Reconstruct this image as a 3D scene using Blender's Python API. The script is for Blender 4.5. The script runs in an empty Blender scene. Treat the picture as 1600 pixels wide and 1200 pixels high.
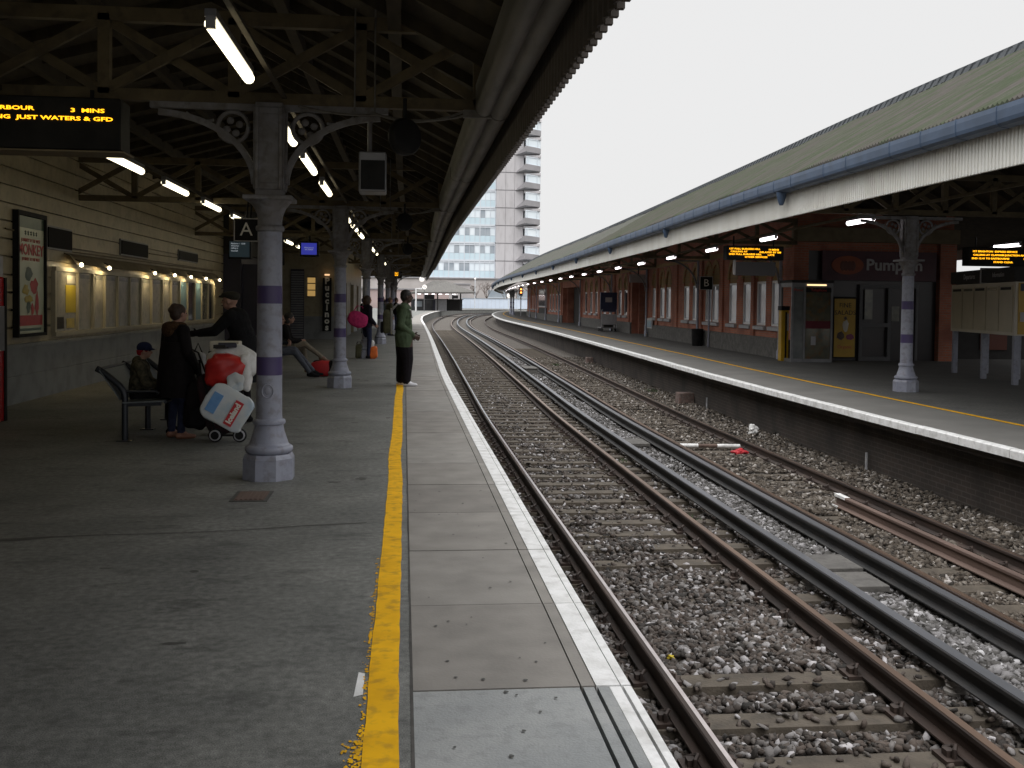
import bpy, bmesh, math, random
import numpy as np
from mathutils import Vector, Matrix

random.seed(7); RNG = np.random.default_rng(11)
scene = bpy.context.scene
col = scene.collection
PI = math.pi

# ---------------------------------------------------------------- camera
cam_d = bpy.data.cameras.new('camera'); cam = bpy.data.objects.new('camera', cam_d); col.objects.link(cam)
cam_d.sensor_width = 36.0; cam_d.lens = 36.0
YAW, PITCH, ROLL = .107, .03, .0125
fw = Vector((math.sin(YAW)*math.cos(PITCH), math.cos(YAW)*math.cos(PITCH), -math.sin(PITCH)))
r0 = Vector((math.cos(YAW), -math.sin(YAW), 0)); u0 = r0.cross(fw)
rt = r0*math.cos(ROLL)+u0*math.sin(ROLL); up = u0*math.cos(ROLL)-r0*math.sin(ROLL)
cam.matrix_world = Matrix(((rt.x, up.x, -fw.x, 0), (rt.y, up.y, -fw.y, 0), (rt.z, up.z, -fw.z, 1.62), (0, 0, 0, 1)))
cam_d.shift_y = -.0494; cam_d.clip_start = .05; cam_d.clip_end = 3000
scene.camera = cam

# ---------------------------------------------------------------- world: overcast sky
world = bpy.data.worlds.new('World'); scene.world = world; world.use_nodes = True
nt = world.node_tree; nt.nodes.clear()
N = nt.nodes.new; L = nt.links.new
out = N('ShaderNodeOutputWorld'); add = N('ShaderNodeAddShader')
bg1 = N('ShaderNodeBackground'); bg2 = N('ShaderNodeBackground')
sky = N('ShaderNodeTexSky'); sky.sky_type = 'NISHITA'; sky.sun_disc = False
SUN_EL, SUN_AZ = math.radians(48), math.radians(205)
sky.sun_elevation = SUN_EL; sky.sun_rotation = SUN_AZ; sky.dust_density = 4
hs = N('ShaderNodeHueSaturation'); hs.inputs['Saturation'].default_value = .35
L(sky.outputs[0], hs.inputs['Color']); L(hs.outputs[0], bg1.inputs[0]); bg1.inputs[1].default_value = .006
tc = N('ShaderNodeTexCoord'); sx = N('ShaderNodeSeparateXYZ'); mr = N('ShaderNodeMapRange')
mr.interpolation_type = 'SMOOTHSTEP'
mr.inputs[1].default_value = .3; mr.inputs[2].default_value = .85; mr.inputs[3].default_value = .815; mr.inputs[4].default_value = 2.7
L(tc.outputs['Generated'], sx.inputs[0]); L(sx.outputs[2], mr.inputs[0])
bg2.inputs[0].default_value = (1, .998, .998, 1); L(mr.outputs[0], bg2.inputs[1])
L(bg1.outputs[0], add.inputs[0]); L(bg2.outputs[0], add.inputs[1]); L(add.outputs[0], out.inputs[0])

# ---------------------------------------------------------------- sun through cloud
sd = bpy.data.lights.new('sun', 'SUN'); sd.energy = .9; sd.angle = math.radians(60); sd.color = (1, .97, .93)
sun = bpy.data.objects.new('sun', sd); col.objects.link(sun)
sv = Vector((math.sin(SUN_AZ)*math.cos(SUN_EL), math.cos(SUN_AZ)*math.cos(SUN_EL), math.sin(SUN_EL)))
sun.rotation_euler = sv.to_track_quat('Z', 'Y').to_euler(); sun.location = (0, 0, 30)

scene.view_settings.view_transform = 'Standard'
try: scene.view_settings.look = 'None'
except Exception: pass
scene.view_settings.exposure = 0; scene.view_settings.gamma = 1
scene.cycles.use_denoising = True
scene.cycles.max_bounces = 7; scene.cycles.diffuse_bounces = 4; scene.cycles.glossy_bounces = 3
scene.cycles.caustics_reflective = False; scene.cycles.caustics_refractive = False

# ---------------------------------------------------------------- the curve the station follows
def pchip(xs, ys):
    xs = np.array(xs, float); ys = np.array(ys, float); h = np.diff(xs); d = np.diff(ys)/h
    m = np.zeros(len(xs))
    for i in range(1, len(xs)-1):
        if d[i-1]*d[i] > 0:
            w1 = 2*h[i]+h[i-1]; w2 = h[i]+2*h[i-1]; m[i] = (w1+w2)/(w1/d[i-1]+w2/d[i])
    m[-1] = d[-1]
    def f(x):
        x = np.clip(x, xs[0], xs[-1]); i = np.clip(np.searchsorted(xs, x)-1, 0, len(h)-1)
        t = (x-xs[i])/h[i]
        return ys[i]*(2*t**3-3*t*t+1)+m[i]*h[i]*(t**3-2*t*t+t)+ys[i+1]*(3*t*t-2*t**3)+m[i+1]*h[i]*(t**3-t*t)
    return f
cN = pchip([-40, 0, 20, 30, 44, 67, 90, 109, 139, 175, 210, 230, 245, 256, 264, 272],
           [0, 0, .03, .15, .35, .6, .8, 1.2, 2.6, 5, 8.6, 13, 19.5, 29, 42, 62])
cF = pchip([-40, 0, 10, 20, 32, 50, 72, 94, 140, 160, 202, 225, 240, 250, 265],
           [0, 0, 0, .12, .6, 1.3, 2.0, 2.5, 5.3, 7.4, 13.3, 22, 33, 46, 75])
def cc(s, t):
    u = np.clip((np.asarray(t, float)-.975)/(7.1-.975), 0, 1)
    return cN(s)*(1-u)+cF(s)*u
def W(s, t, z=0.0):
    return Vector((float(t+cc(s, t)), float(s), float(z)))
def heading(s, t):   # rotation about z that turns local +y onto the track direction
    return -math.atan2(float(cc(s+.5, t)-cc(s-.5, t)), 1.0)

# ---------------------------------------------------------------- builders
def rel(o):
    M = Matrix.Identity(4)
    while o is not None:
        M = (Matrix.Translation(o.location) @ o.rotation_euler.to_matrix().to_4x4()) @ M
        o = o.parent
    return M
def tag(o, label=None, cat=None, group=None, kind=None):
    if label: o['label'] = label
    if cat: o['category'] = cat
    if group: o['group'] = group
    if kind: o['kind'] = kind
    return o
def thing(name, label, cat, loc=(0, 0, 0), rz=0.0, group=None):
    o = bpy.data.objects.new(name, None); col.objects.link(o)
    o.location = loc; o.rotation_euler = (0, 0, rz); o.empty_display_size = .2
    return tag(o, label, cat, group)
def dup(o, loc=None, rz=None, label=None, parent=None):
    c = o.copy(); col.objects.link(c)
    if parent is not None: c.parent = parent
    if loc is not None: c.location = loc
    if rz is not None: c.rotation_euler = (0, 0, rz)
    if label: c['label'] = label
    for ch in list(o.children): dup(ch, parent=c)
    return c

class MB:
    def __init__(self): self.v = []; self.f = []; self.m = []
    def add(self, vs, fs, mi=0):
        b = len(self.v); self.v.extend([tuple(p) for p in vs])
        for f in fs: self.f.append(tuple(b+i for i in f)); self.m.append(mi)
        return self
    def box(self, x0, x1, y0, y1, z0, z1, mi=0, M=None):
        vs = [Vector(p) for p in ((x0, y0, z0), (x1, y0, z0), (x1, y1, z0), (x0, y1, z0), (x0, y0, z1), (x1, y0, z1), (x1, y1, z1), (x0, y1, z1))]
        if M is not None: vs = [M @ v for v in vs]
        return self.add(vs, ((0, 3, 2, 1), (4, 5, 6, 7), (0, 1, 5, 4), (1, 2, 6, 5), (2, 3, 7, 6), (3, 0, 4, 7)), mi)
    def cbox(self, c, s, rz=0, mi=0, R=None):
        M = Matrix.Translation(c) @ (R if R is not None else Matrix.Rotation(rz, 4, 'Z'))
        return self.box(-s[0]/2, s[0]/2, -s[1]/2, s[1]/2, -s[2]/2, s[2]/2, mi, M)
    def bar(self, p0, p1, w, h, mi=0, upv=(0, 0, 1)):
        p0 = Vector(p0); p1 = Vector(p1); d = (p1-p0); Ln = d.length; d.normalize()
        u = Vector(upv); sde = d.cross(u)
        if sde.length < 1e-4: sde = d.cross(Vector((0, 1, 0)))
        sde.normalize(); u = sde.cross(d)
        M = Matrix(((sde.x, d.x, u.x, p0.x), (sde.y, d.y, u.y, p0.y), (sde.z, d.z, u.z, p0.z), (0, 0, 0, 1)))
        return self.box(-w/2, w/2, 0, Ln, -h/2, h/2, mi, M)
    def tube(self, pts, r, n=8, mi=0, caps=True):
        pts = [Vector(p) for p in pts]; rs = r if isinstance(r, (list, tuple)) else [r]*len(pts)
        b = len(self.v); prev = None
        for i, p in enumerate(pts):
            d = (pts[min(i+1, len(pts)-1)]-pts[max(i-1, 0)]).normalized()
            if prev is None: a = d.orthogonal().normalized()
            else: a = (prev-d*prev.dot(d)).normalized()
            prev = a; bb = d.cross(a)
            for k in range(n):
                an = 2*PI*k/n; self.v.append(tuple(p+(a*math.cos(an)+bb*math.sin(an))*rs[i]))
        for i in range(len(pts)-1):
            for k in range(n):
                k2 = (k+1) % n
                self.f.append((b+i*n+k, b+i*n+k2, b+(i+1)*n+k2, b+(i+1)*n+k)); self.m.append(mi)
        if caps:
            self.f.append(tuple(b+k for k in reversed(range(n)))); self.m.append(mi)
            e = b+(len(pts)-1)*n; self.f.append(tuple(e+k for k in range(n))); self.m.append(mi)
        return self
    def lathe(self, prof, n=24, c=(0, 0, 0), mi=0, caps=True, rot=0, axis=None):
        b = len(self.v); c = Vector(c)
        R = axis if axis is not None else Matrix.Identity(4)
        for r, z in prof:
            for k in range(n):
                a = rot+2*PI*k/n; self.v.append(tuple(c+(R @ Vector((r*math.cos(a), r*math.sin(a), z)))))
        for i in range(len(prof)-1):
            for k in range(n):
                k2 = (k+1) % n; self.f.append((b+i*n+k, b+i*n+k2, b+(i+1)*n+k2, b+(i+1)*n+k)); self.m.append(mi)
        if caps:
            self.f.append(tuple(b+k for k in reversed(range(n)))); self.m.append(mi)
            e = b+(len(prof)-1)*n; self.f.append(tuple(e+k for k in range(n))); self.m.append(mi)
        return self
    def ell(self, c, r, R=None, nu=12, nv=8, mi=0):
        c = Vector(c); b = len(self.v)
        for i in range(nv+1):
            th = PI*i/nv
            for k in range(nu):
                a = 2*PI*k/nu; p = Vector((r[0]*math.sin(th)*math.cos(a), r[1]*math.sin(th)*math.sin(a), -r[2]*math.cos(th)))
                self.v.append(tuple(c+(R @ p if R is not None else p)))
        for i in range(nv):
            for k in range(nu):
                k2 = (k+1) % nu; self.f.append((b+i*nu+k, b+i*nu+k2, b+(i+1)*nu+k2, b+(i+1)*nu+k)); self.m.append(mi)
        return self
    def prism(self, poly, axis, a0, a1, mi=0):
        """poly: 2-D points; axis 'x' -> (y,z) poly, 'y' -> (x,z) poly, 'z' -> (x,y) poly"""
        def P(q, a): return {'x': (a, q[0], q[1]), 'y': (q[0], a, q[1]), 'z': (q[0], q[1], a)}[axis]
        n = len(poly); vs = [P(q, a0) for q in poly]+[P(q, a1) for q in poly]
        fs = [tuple(range(n)), tuple(reversed(range(n, 2*n)))]+[(i, (i+1) % n, n+(i+1) % n, n+i) for i in range(n)]
        return self.add(vs, fs, mi)
    def sweep(self, prof, ss, closed=True, caps=True, mi=0, wob=None):
        """profile of (t,z) carried along the station curve"""
        n = len(prof); b = len(self.v)
        for s in ss:
            for j, (t, z) in enumerate(prof):
                dt = wob(s, j) if wob else (0, 0)
                self.v.append(tuple(W(s, t+dt[0], z+dt[1])))
        for i in range(len(ss)-1):
            for k in range(n if closed else n-1):
                k2 = (k+1) % n
                self.f.append((b+i*n+k, b+i*n+k2, b+(i+1)*n+k2, b+(i+1)*n+k)); self.m.append(mi if not isinstance(mi, (list, tuple)) else mi[k])
        if caps and closed:
            m0 = mi if not isinstance(mi, (list, tuple)) else mi[0]
            self.f.append(tuple(b+k for k in range(n))); self.m.append(m0)
            e = b+(len(ss)-1)*n; self.f.append(tuple(e+k for k in reversed(range(n)))); self.m.append(m0)
        return self
    def build(self, name, mat, parent=None, smooth=None, kind=None, bevel=0, local=False):
        me = bpy.data.meshes.new(name)
        vs = self.v
        if parent is not None and not local:
            Mi = rel(parent).inverted(); vs = [tuple(Mi @ Vector(p)) for p in vs]
        me.from_pydata(vs, [], self.f)
        mats = mat if isinstance(mat, (list, tuple)) else [mat]
        for m in mats: me.materials.append(m)
        if len(mats) > 1: me.polygons.foreach_set('material_index', self.m)
        bm = bmesh.new(); bm.from_mesh(me); bmesh.ops.recalc_face_normals(bm, faces=bm.faces)
        if bevel:
            bmesh.ops.bevel(bm, geom=[e for e in bm.edges if e.calc_face_angle(0) > .6], offset=bevel, segments=1, affect='EDGES', clamp_overlap=True)
        bm.to_mesh(me); bm.free()
        if smooth is not None:
            me.polygons.foreach_set('use_smooth', [True]*len(me.polygons)); me.set_sharp_from_angle(angle=math.radians(smooth))
        o = bpy.data.objects.new(name, me); col.objects.link(o)
        if parent is not None: o.parent = parent
        if kind: o['kind'] = kind
        return o

def text(name, s, size, mat, parent, loc, ax, ay, align='CENTER', depth=.002, sx=1.0, bold=0.0):
    """lettering: ax / ay are the world directions of the writing's right and up"""
    cu = bpy.data.curves.new(name, 'FONT'); cu.body = s; cu.size = size; cu.align_x = align; cu.align_y = 'CENTER'
    cu.extrude = depth; cu.resolution_u = 2; cu.offset = bold
    t = bpy.data.objects.new(name, cu); col.objects.link(t)
    me = bpy.data.meshes.new_from_object(t.evaluated_get(bpy.context.evaluated_depsgraph_get()))
    bpy.data.objects.remove(t); bpy.data.curves.remove(cu)
    ax = Vector(ax).normalized(); ay = Vector(ay).normalized(); az = ax.cross(ay)
    M = Matrix(((ax.x*sx, ay.x, az.x, loc[0]), (ax.y*sx, ay.y, az.y, loc[1]), (ax.z*sx, ay.z, az.z, loc[2]), (0, 0, 0, 1)))
    if parent is not None: M = rel(parent).inverted() @ M
    me.transform(M); me.materials.clear(); me.materials.append(mat); me.name = name
    o = bpy.data.objects.new(name, me); col.objects.link(o)
    if parent is not None: o.parent = parent
    return o

ORD = ['first', 'second', 'third', 'fourth', 'fifth', 'sixth', 'seventh', 'eighth', 'ninth', 'tenth', 'eleventh', 'twelfth', 'thirteenth', 'fourteenth', 'fifteenth',
       'sixteenth', 'seventeenth', 'eighteenth', 'nineteenth', 'twentieth', 'twenty-first', 'twenty-second', 'twenty-third', 'twenty-fourth', 'twenty-fifth', 'twenty-sixth',
       'twenty-seventh', 'twenty-eighth', 'twenty-ninth', 'thirtieth']

# ---------------------------------------------------------------- materials
def mat(name, c, c2=None, scale=3.0, rough=.7, metal=0.0, bump=0.0, bscale=None, detail=6, lo=.35, hi=.65, spec=.5, c3=None, s3=40, stretch=None, amt3=.5):
    m = bpy.data.materials.new(name); m.use_nodes = True; t = m.node_tree; b = t.nodes['Principled BSDF']
    b.inputs['Base Color'].default_value = (*c, 1); b.inputs['Roughness'].default_value = rough; b.inputs['Metallic'].default_value = metal
    b.inputs['Specular IOR Level'].default_value = spec
    if c2 or bump:
        co = t.nodes.new('ShaderNodeTexCoord'); vec = co.outputs['Object']
        if stretch:
            mp = t.nodes.new('ShaderNodeMapping'); mp.inputs['Scale'].default_value = stretch; t.links.new(vec, mp.inputs[0]); vec = mp.outputs[0]
    if c2:
        nz = t.nodes.new('ShaderNodeTexNoise'); nz.inputs['Scale'].default_value = scale; nz.inputs['Detail'].default_value = detail
        rp = t.nodes.new('ShaderNodeValToRGB'); rp.color_ramp.elements[0].position = lo; rp.color_ramp.elements[1].position = hi
        rp.color_ramp.elements[0].color = (*c, 1); rp.color_ramp.elements[1].color = (*c2, 1)
        t.links.new(vec, nz.inputs['Vector']); t.links.new(nz.outputs[0], rp.inputs[0]); cout = rp.outputs[0]
        if c3:
            n3 = t.nodes.new('ShaderNodeTexNoise'); n3.inputs['Scale'].default_value = s3; n3.inputs['Detail'].default_value = 4
            r3 = t.nodes.new('ShaderNodeValToRGB'); r3.color_ramp.elements[0].position = .5; r3.color_ramp.elements[1].position = .66
            mx = t.nodes.new('ShaderNodeMixRGB'); mx.inputs[2].default_value = (*c3, 1)
            ml = t.nodes.new('ShaderNodeMath'); ml.operation = 'MULTIPLY'; ml.inputs[1].default_value = amt3
            t.links.new(vec, n3.inputs['Vector']); t.links.new(n3.outputs[0], r3.inputs[0]); t.links.new(r3.outputs[0], ml.inputs[0])
            t.links.new(ml.outputs[0], mx.inputs[0]); t.links.new(cout, mx.inputs[1]); cout = mx.outputs[0]
        t.links.new(cout, b.inputs['Base Color'])
    if bump:
        nb = t.nodes.new('ShaderNodeTexNoise'); nb.inputs['Scale'].default_value = bscale or scale*6; nb.inputs['Detail'].default_value = 5
        bp = t.nodes.new('ShaderNodeBump'); bp.inputs['Strength'].default_value = bump; bp.inputs['Distance'].default_value = .02
        t.links.new(vec, nb.inputs['Vector']); t.links.new(nb.outputs[0], bp.inputs['Height']); t.links.new(bp.outputs[0], b.inputs['Normal'])
    return m
def emit(name, c, strength):
    m = bpy.data.materials.new(name); m.use_nodes = True; b = m.node_tree.nodes['Principled BSDF']
    b.inputs['Base Color'].default_value = (*[x*.2 for x in c], 1); b.inputs['Emission Color'].default_value = (*c, 1); b.inputs['Emission Strength'].default_value = strength
    return m
def brick(name, c1, c2, mortar, w=.225, h=.075, ms=.008, bump=.3, dirt=None, rough=.85):
    m = bpy.data.materials.new(name); m.use_nodes = True; t = m.node_tree; b = t.nodes['Principled BSDF']; b.inputs['Roughness'].default_value = rough
    n = t.nodes.new; l = t.links.new
    co = n('ShaderNodeTexCoord'); ge = n('ShaderNodeNewGeometry'); s1 = n('ShaderNodeSeparateXYZ'); s2 = n('ShaderNodeSeparateXYZ')
    l(co.outputs['Object'], s1.inputs[0]); l(ge.outputs['Normal'], s2.inputs[0])
    a1 = n('ShaderNodeMath'); a1.operation = 'ABSOLUTE'; l(s2.outputs[0], a1.inputs[0])
    gt = n('ShaderNodeMath'); gt.operation = 'GREATER_THAN'; gt.inputs[1].default_value = .6; l(a1.outputs[0], gt.inputs[0])
    mx = n('ShaderNodeMix'); l(gt.outputs[0], mx.inputs[0]); l(s1.outputs[0], mx.inputs[2]); l(s1.outputs[1], mx.inputs[3])
    cb = n('ShaderNodeCombineXYZ'); l(mx.outputs[0], cb.inputs[0]); l(s1.outputs[2], cb.inputs[1])
    br = n('ShaderNodeTexBrick'); br.inputs['Scale'].default_value = 1; br.inputs['Brick Width'].default_value = w; br.inputs['Row Height'].default_value = h
    br.inputs['Mortar Size'].default_value = ms; br.inputs['Color1'].default_value = (*c1, 1); br.inputs['Color2'].default_value = (*c2, 1); br.inputs['Mortar'].default_value = (*mortar, 1)
    l(cb.outputs[0], br.inputs['Vector']); cout = br.outputs[0]
    if dirt:
        nz = n('ShaderNodeTexNoise'); nz.inputs['Scale'].default_value = 1.3; nz.inputs['Detail'].default_value = 8; l(co.outputs['Object'], nz.inputs['Vector'])
        rp = n('ShaderNodeValToRGB'); rp.color_ramp.elements[0].position = .42; rp.color_ramp.elements[1].position = .68; l(nz.outputs[0], rp.inputs[0])
        m2 = n('ShaderNodeMixRGB'); m2.inputs[2].default_value = (*dirt, 1); l(rp.outputs[0], m2.inputs[0]); l(cout, m2.inputs[1]); cout = m2.outputs[0]
    l(cout, b.inputs['Base Color'])
    bp = n('ShaderNodeBump'); bp.inputs['Strength'].default_value = bump; bp.inputs['Distance'].default_value = .01; bp.invert = True
    l(br.outputs['Fac'], bp.inputs['Height']); l(bp.outputs[0], b.inputs['Normal'])
    return m
def island(name, cols, rough=.85, bump=0, bscale=60, noise=0.0):
    """every loose piece of the mesh takes its own colour from the list (pos, colour)"""
    m = bpy.data.materials.new(name); m.use_nodes = True; t = m.node_tree; b = t.nodes['Principled BSDF']; b.inputs['Roughness'].default_value = rough
    ge = t.nodes.new('ShaderNodeNewGeometry'); rp = t.nodes.new('ShaderNodeValToRGB'); rp.color_ramp.interpolation = 'LINEAR'
    while len(rp.color_ramp.elements) < len(cols): rp.color_ramp.elements.new(.5)
    for e, (p, c) in zip(rp.color_ramp.elements, cols): e.position = p; e.color = (*c, 1)
    t.links.new(ge.outputs['Random Per Island'], rp.inputs[0]); cout = rp.outputs[0]
    co = t.nodes.new('ShaderNodeTexCoord')
    if noise:
        nz = t.nodes.new('ShaderNodeTexNoise'); nz.inputs['Scale'].default_value = 3.5; nz.inputs['Detail'].default_value = 8
        t.links.new(co.outputs['Object'], nz.inputs['Vector'])
        mr_ = t.nodes.new('ShaderNodeMapRange'); mr_.inputs[1].default_value = .3; mr_.inputs[2].default_value = .7; mr_.inputs[3].default_value = 1-noise; mr_.inputs[4].default_value = 1+noise
        t.links.new(nz.outputs[0], mr_.inputs[0])
        vm = t.nodes.new('ShaderNodeVectorMath'); vm.operation = 'SCALE'; t.links.new(cout, vm.inputs[0]); t.links.new(mr_.outputs[0], vm.inputs['Scale']); cout = vm.outputs[0]
    t.links.new(cout, b.inputs['Base Color'])
    if bump:
        nb = t.nodes.new('ShaderNodeTexNoise'); nb.inputs['Scale'].default_value = bscale; nb.inputs['Detail'].default_value = 5
        bp = t.nodes.new('ShaderNodeBump'); bp.inputs['Strength'].default_value = bump; bp.inputs['Distance'].default_value = .01
        t.links.new(co.outputs['Object'], nb.inputs['Vector']); t.links.new(nb.outputs[0], bp.inputs['Height']); t.links.new(bp.outputs[0], b.inputs['Normal'])
    return m

def speckle(name, lo_c, hi_c, c3, rough=.8):
    m = bpy.data.materials.new(name); m.use_nodes = True; t = m.node_tree; b = t.nodes['Principled BSDF']; n = t.nodes.new; l = t.links.new
    co = n('ShaderNodeTexCoord'); n1 = n('ShaderNodeTexNoise'); n1.inputs['Scale'].default_value = 1.1; n1.inputs['Detail'].default_value = 9; n1.inputs['Roughness'].default_value = .62
    r1 = n('ShaderNodeValToRGB'); r1.color_ramp.elements[0].position = .36; r1.color_ramp.elements[1].position = .66; r1.color_ramp.elements[0].color = (*lo_c, 1); r1.color_ramp.elements[1].color = (*hi_c, 1)
    mp = n('ShaderNodeMapping'); mp.inputs['Scale'].default_value = (1.2, 2.6, 1); n2 = n('ShaderNodeTexNoise'); n2.inputs['Scale'].default_value = 1.7; n2.inputs['Detail'].default_value = 7; n2.inputs['Roughness'].default_value = .68
    r2 = n('ShaderNodeValToRGB'); r2.color_ramp.elements[0].position = .54; r2.color_ramp.elements[1].position = .66
    m2 = n('ShaderNodeMixRGB'); m2.inputs[2].default_value = (*c3, 1); ml = n('ShaderNodeMath'); ml.operation = 'MULTIPLY'; ml.inputs[1].default_value = .75
    n3 = n('ShaderNodeTexNoise'); n3.inputs['Scale'].default_value = 170; n3.inputs['Detail'].default_value = 3
    r3 = n('ShaderNodeMapRange'); r3.inputs[1].default_value = .3; r3.inputs[2].default_value = .7; r3.inputs[3].default_value = .5; r3.inputs[4].default_value = 1.5
    vm = n('ShaderNodeVectorMath'); vm.operation = 'SCALE'; n4 = n('ShaderNodeTexNoise'); n4.inputs['Scale'].default_value = 22; n4.inputs['Detail'].default_value = 3
    r4 = n('ShaderNodeMapRange'); r4.inputs[1].default_value = .3; r4.inputs[2].default_value = .7; r4.inputs[3].default_value = .72; r4.inputs[4].default_value = 1.28; mm = n('ShaderNodeMath'); mm.operation = 'MULTIPLY'
    bp = n('ShaderNodeBump'); bp.inputs['Strength'].default_value = .25; bp.inputs['Distance'].default_value = .006
    for q in (n1, n3, n4): l(co.outputs['Object'], q.inputs['Vector'])
    l(co.outputs['Object'], mp.inputs[0]); l(mp.outputs[0], n2.inputs['Vector']); l(n1.outputs[0], r1.inputs[0]); l(n2.outputs[0], r2.inputs[0]); l(r2.outputs[0], ml.inputs[0]); l(ml.outputs[0], m2.inputs[0]); l(r1.outputs[0], m2.inputs[1])
    l(n3.outputs[0], r3.inputs[0]); l(n4.outputs[0], r4.inputs[0]); l(r3.outputs[0], mm.inputs[0]); l(r4.outputs[0], mm.inputs[1]); l(m2.outputs[0], vm.inputs[0]); l(mm.outputs[0], vm.inputs['Scale']); l(vm.outputs[0], b.inputs['Base Color'])
    l(n3.outputs[0], bp.inputs['Height']); l(bp.outputs[0], b.inputs['Normal']); b.inputs['Roughness'].default_value = rough; return m
M = {}
M['asphalt'] = speckle('asphalt', (.118, .121, .114), (.178, .18, .168), (.07, .071, .068), .68)
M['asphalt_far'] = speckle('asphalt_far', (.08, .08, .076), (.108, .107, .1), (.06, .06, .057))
M['slab'] = island('slab', [(0, (.2, .186, .17)), (.4, (.24, .225, .206)), (.75, (.22, .209, .194)), (1, (.265, .25, .23))], rough=.8, bump=.15, noise=.17)
M['slab_new'] = mat('slab_new', (.25, .262, .265), (.32, .328, .325), scale=2.2, rough=.7, c3=(.16, .165, .165), s3=14, amt3=.35, bump=.2, bscale=90)
M['joint'] = mat('joint', (.05, .048, .044), (.08, .075, .07), scale=12, rough=.9)
M['yellow'] = mat('yellow', (.86, .47, .008), (.72, .38, .006), scale=5, rough=.7, spec=.15, c3=(.2, .13, .04), s3=13, amt3=.4)
M['white_paint'] = mat('white_paint', (.82, .82, .82), (.68, .68, .67), scale=7, rough=.6, c3=(.36, .35, .33), s3=9, amt3=.4, bump=.15, bscale=60)
M['bed'] = mat('bed', (.035, .03, .025), (.1, .085, .07), scale=16, rough=.95, bump=.9, bscale=22, detail=10, c3=(.2, .185, .17), s3=24, amt3=.6)
M['stone'] = island('stone', [(0, (.014, .012, .01)), (.28, (.041, .031, .025)), (.55, (.075, .056, .045)), (.76, (.108, .096, .087)), (.9, (.19, .178, .175)), (1, (.46, .44, .45))], rough=.8, bump=.5, bscale=55, noise=.25)
M['stone_pale'] = island('stone_pale', [(0, (.03, .028, .025)), (.4, (.085, .08, .075)), (.7, (.15, .143, .143)), (.9, (.26, .25, .255)), (1, (.5, .49, .5))], rough=.8, bump=.4, bscale=55, noise=.2)
M['stone_brown'] = island('stone_brown', [(0, (.02, .016, .013)), (.3, (.06, .047, .035)), (.65, (.1, .081, .063)), (.9, (.17, .15, .128)), (1, (.42, .39, .37))], rough=.85, bump=.4, bscale=55, noise=.2)
M['sleeper'] = mat('sleeper', (.066, .053, .04), (.1, .082, .062), scale=4, rough=.85, bump=.4, bscale=40, c3=(.05, .042, .032), s3=7, amt3=.7)
M['rail_side'] = mat('rail_side', (.022, .014, .011), (.05, .03, .022), scale=9, rough=.75, stretch=(1, .15, 1))
M['rail_top'] = mat('rail_top', (.62, .56, .55), (.5, .44, .43), scale=6, rough=.2, metal=1)
M['rail_rust'] = mat('rail_rust', (.25, .17, .125), (.17, .115, .085), scale=5, rough=.36, metal=.75, stretch=(1, .1, 1))
M['cond_top'] = mat('cond_top', (.22, .225, .245), (.17, .175, .19), scale=4, rough=.36, metal=.7, stretch=(1, .1, 1))
M['cond_side'] = mat('cond_side', (.012, .012, .013), (.025, .023, .022), scale=6, rough=.6)
M['old_rail'] = mat('old_rail', (.15, .1, .08), (.095, .062, .05), scale=6, rough=.8, stretch=(1, .1, 1))
M['porcelain'] = mat('porcelain', (.3, .28, .26), (.1, .09, .08), scale=9, rough=.6)
M['lilac'] = mat('lilac', (.265, .28, .355), (.315, .33, .40), scale=3, rough=.42, c3=(.15, .13, .12), s3=16, amt3=.4, bump=.12, bscale=25)
M['violet'] = mat('violet', (.052, .037, .12), (.07, .05, .145), scale=5, rough=.45)
M['lilac_grey'] = mat('lilac_grey', (.22, .22, .24), (.15, .14, .14), scale=6, rough=.6, c3=(.08, .07, .055), s3=14)
M['truss'] = mat('truss', (.14, .11, .062), (.09, .07, .04), scale=4, rough=.8, c3=(.05, .04, .03), s3=9)
M['roof_board'] = mat('roof_board', (.036, .028, .018), (.058, .046, .028), scale=3, rough=.9, stretch=(3, 1, 1))
M['gutter_grey'] = mat('gutter_grey', (.175, .168, .155), (.12, .113, .1), scale=5, rough=.6, stretch=(1, .15, 1), c3=(.06, .055, .05), s3=11)
M['valance_dark'] = mat('valance_dark', (.1, .085, .075), (.07, .06, .052), scale=6, rough=.8)
M['valance_white'] = mat('valance_white', (.84, .84, .80), (.76, .75, .70), scale=2.2, rough=.6, stretch=(1, 1, .3))
M['gutter_blue'] = mat('gutter_blue', (.06, .095, .16), (.045, .072, .12), scale=3, rough=.5)
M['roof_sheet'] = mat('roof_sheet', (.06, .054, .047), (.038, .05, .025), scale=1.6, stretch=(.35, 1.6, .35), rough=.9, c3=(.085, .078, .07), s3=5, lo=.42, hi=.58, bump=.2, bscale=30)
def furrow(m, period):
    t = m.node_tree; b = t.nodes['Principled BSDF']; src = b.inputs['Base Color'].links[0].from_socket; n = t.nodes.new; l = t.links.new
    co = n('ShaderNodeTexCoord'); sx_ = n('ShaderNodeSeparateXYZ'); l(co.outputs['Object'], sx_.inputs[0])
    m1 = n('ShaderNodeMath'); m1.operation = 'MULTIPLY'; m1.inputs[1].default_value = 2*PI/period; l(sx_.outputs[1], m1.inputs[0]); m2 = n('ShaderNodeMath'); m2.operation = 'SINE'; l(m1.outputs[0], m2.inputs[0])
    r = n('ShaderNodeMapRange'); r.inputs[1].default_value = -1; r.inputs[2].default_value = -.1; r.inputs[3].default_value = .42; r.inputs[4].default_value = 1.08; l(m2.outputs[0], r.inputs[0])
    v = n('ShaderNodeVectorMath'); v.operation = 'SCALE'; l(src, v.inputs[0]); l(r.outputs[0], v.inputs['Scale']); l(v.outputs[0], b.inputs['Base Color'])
furrow(M['roof_sheet'], .1)
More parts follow.
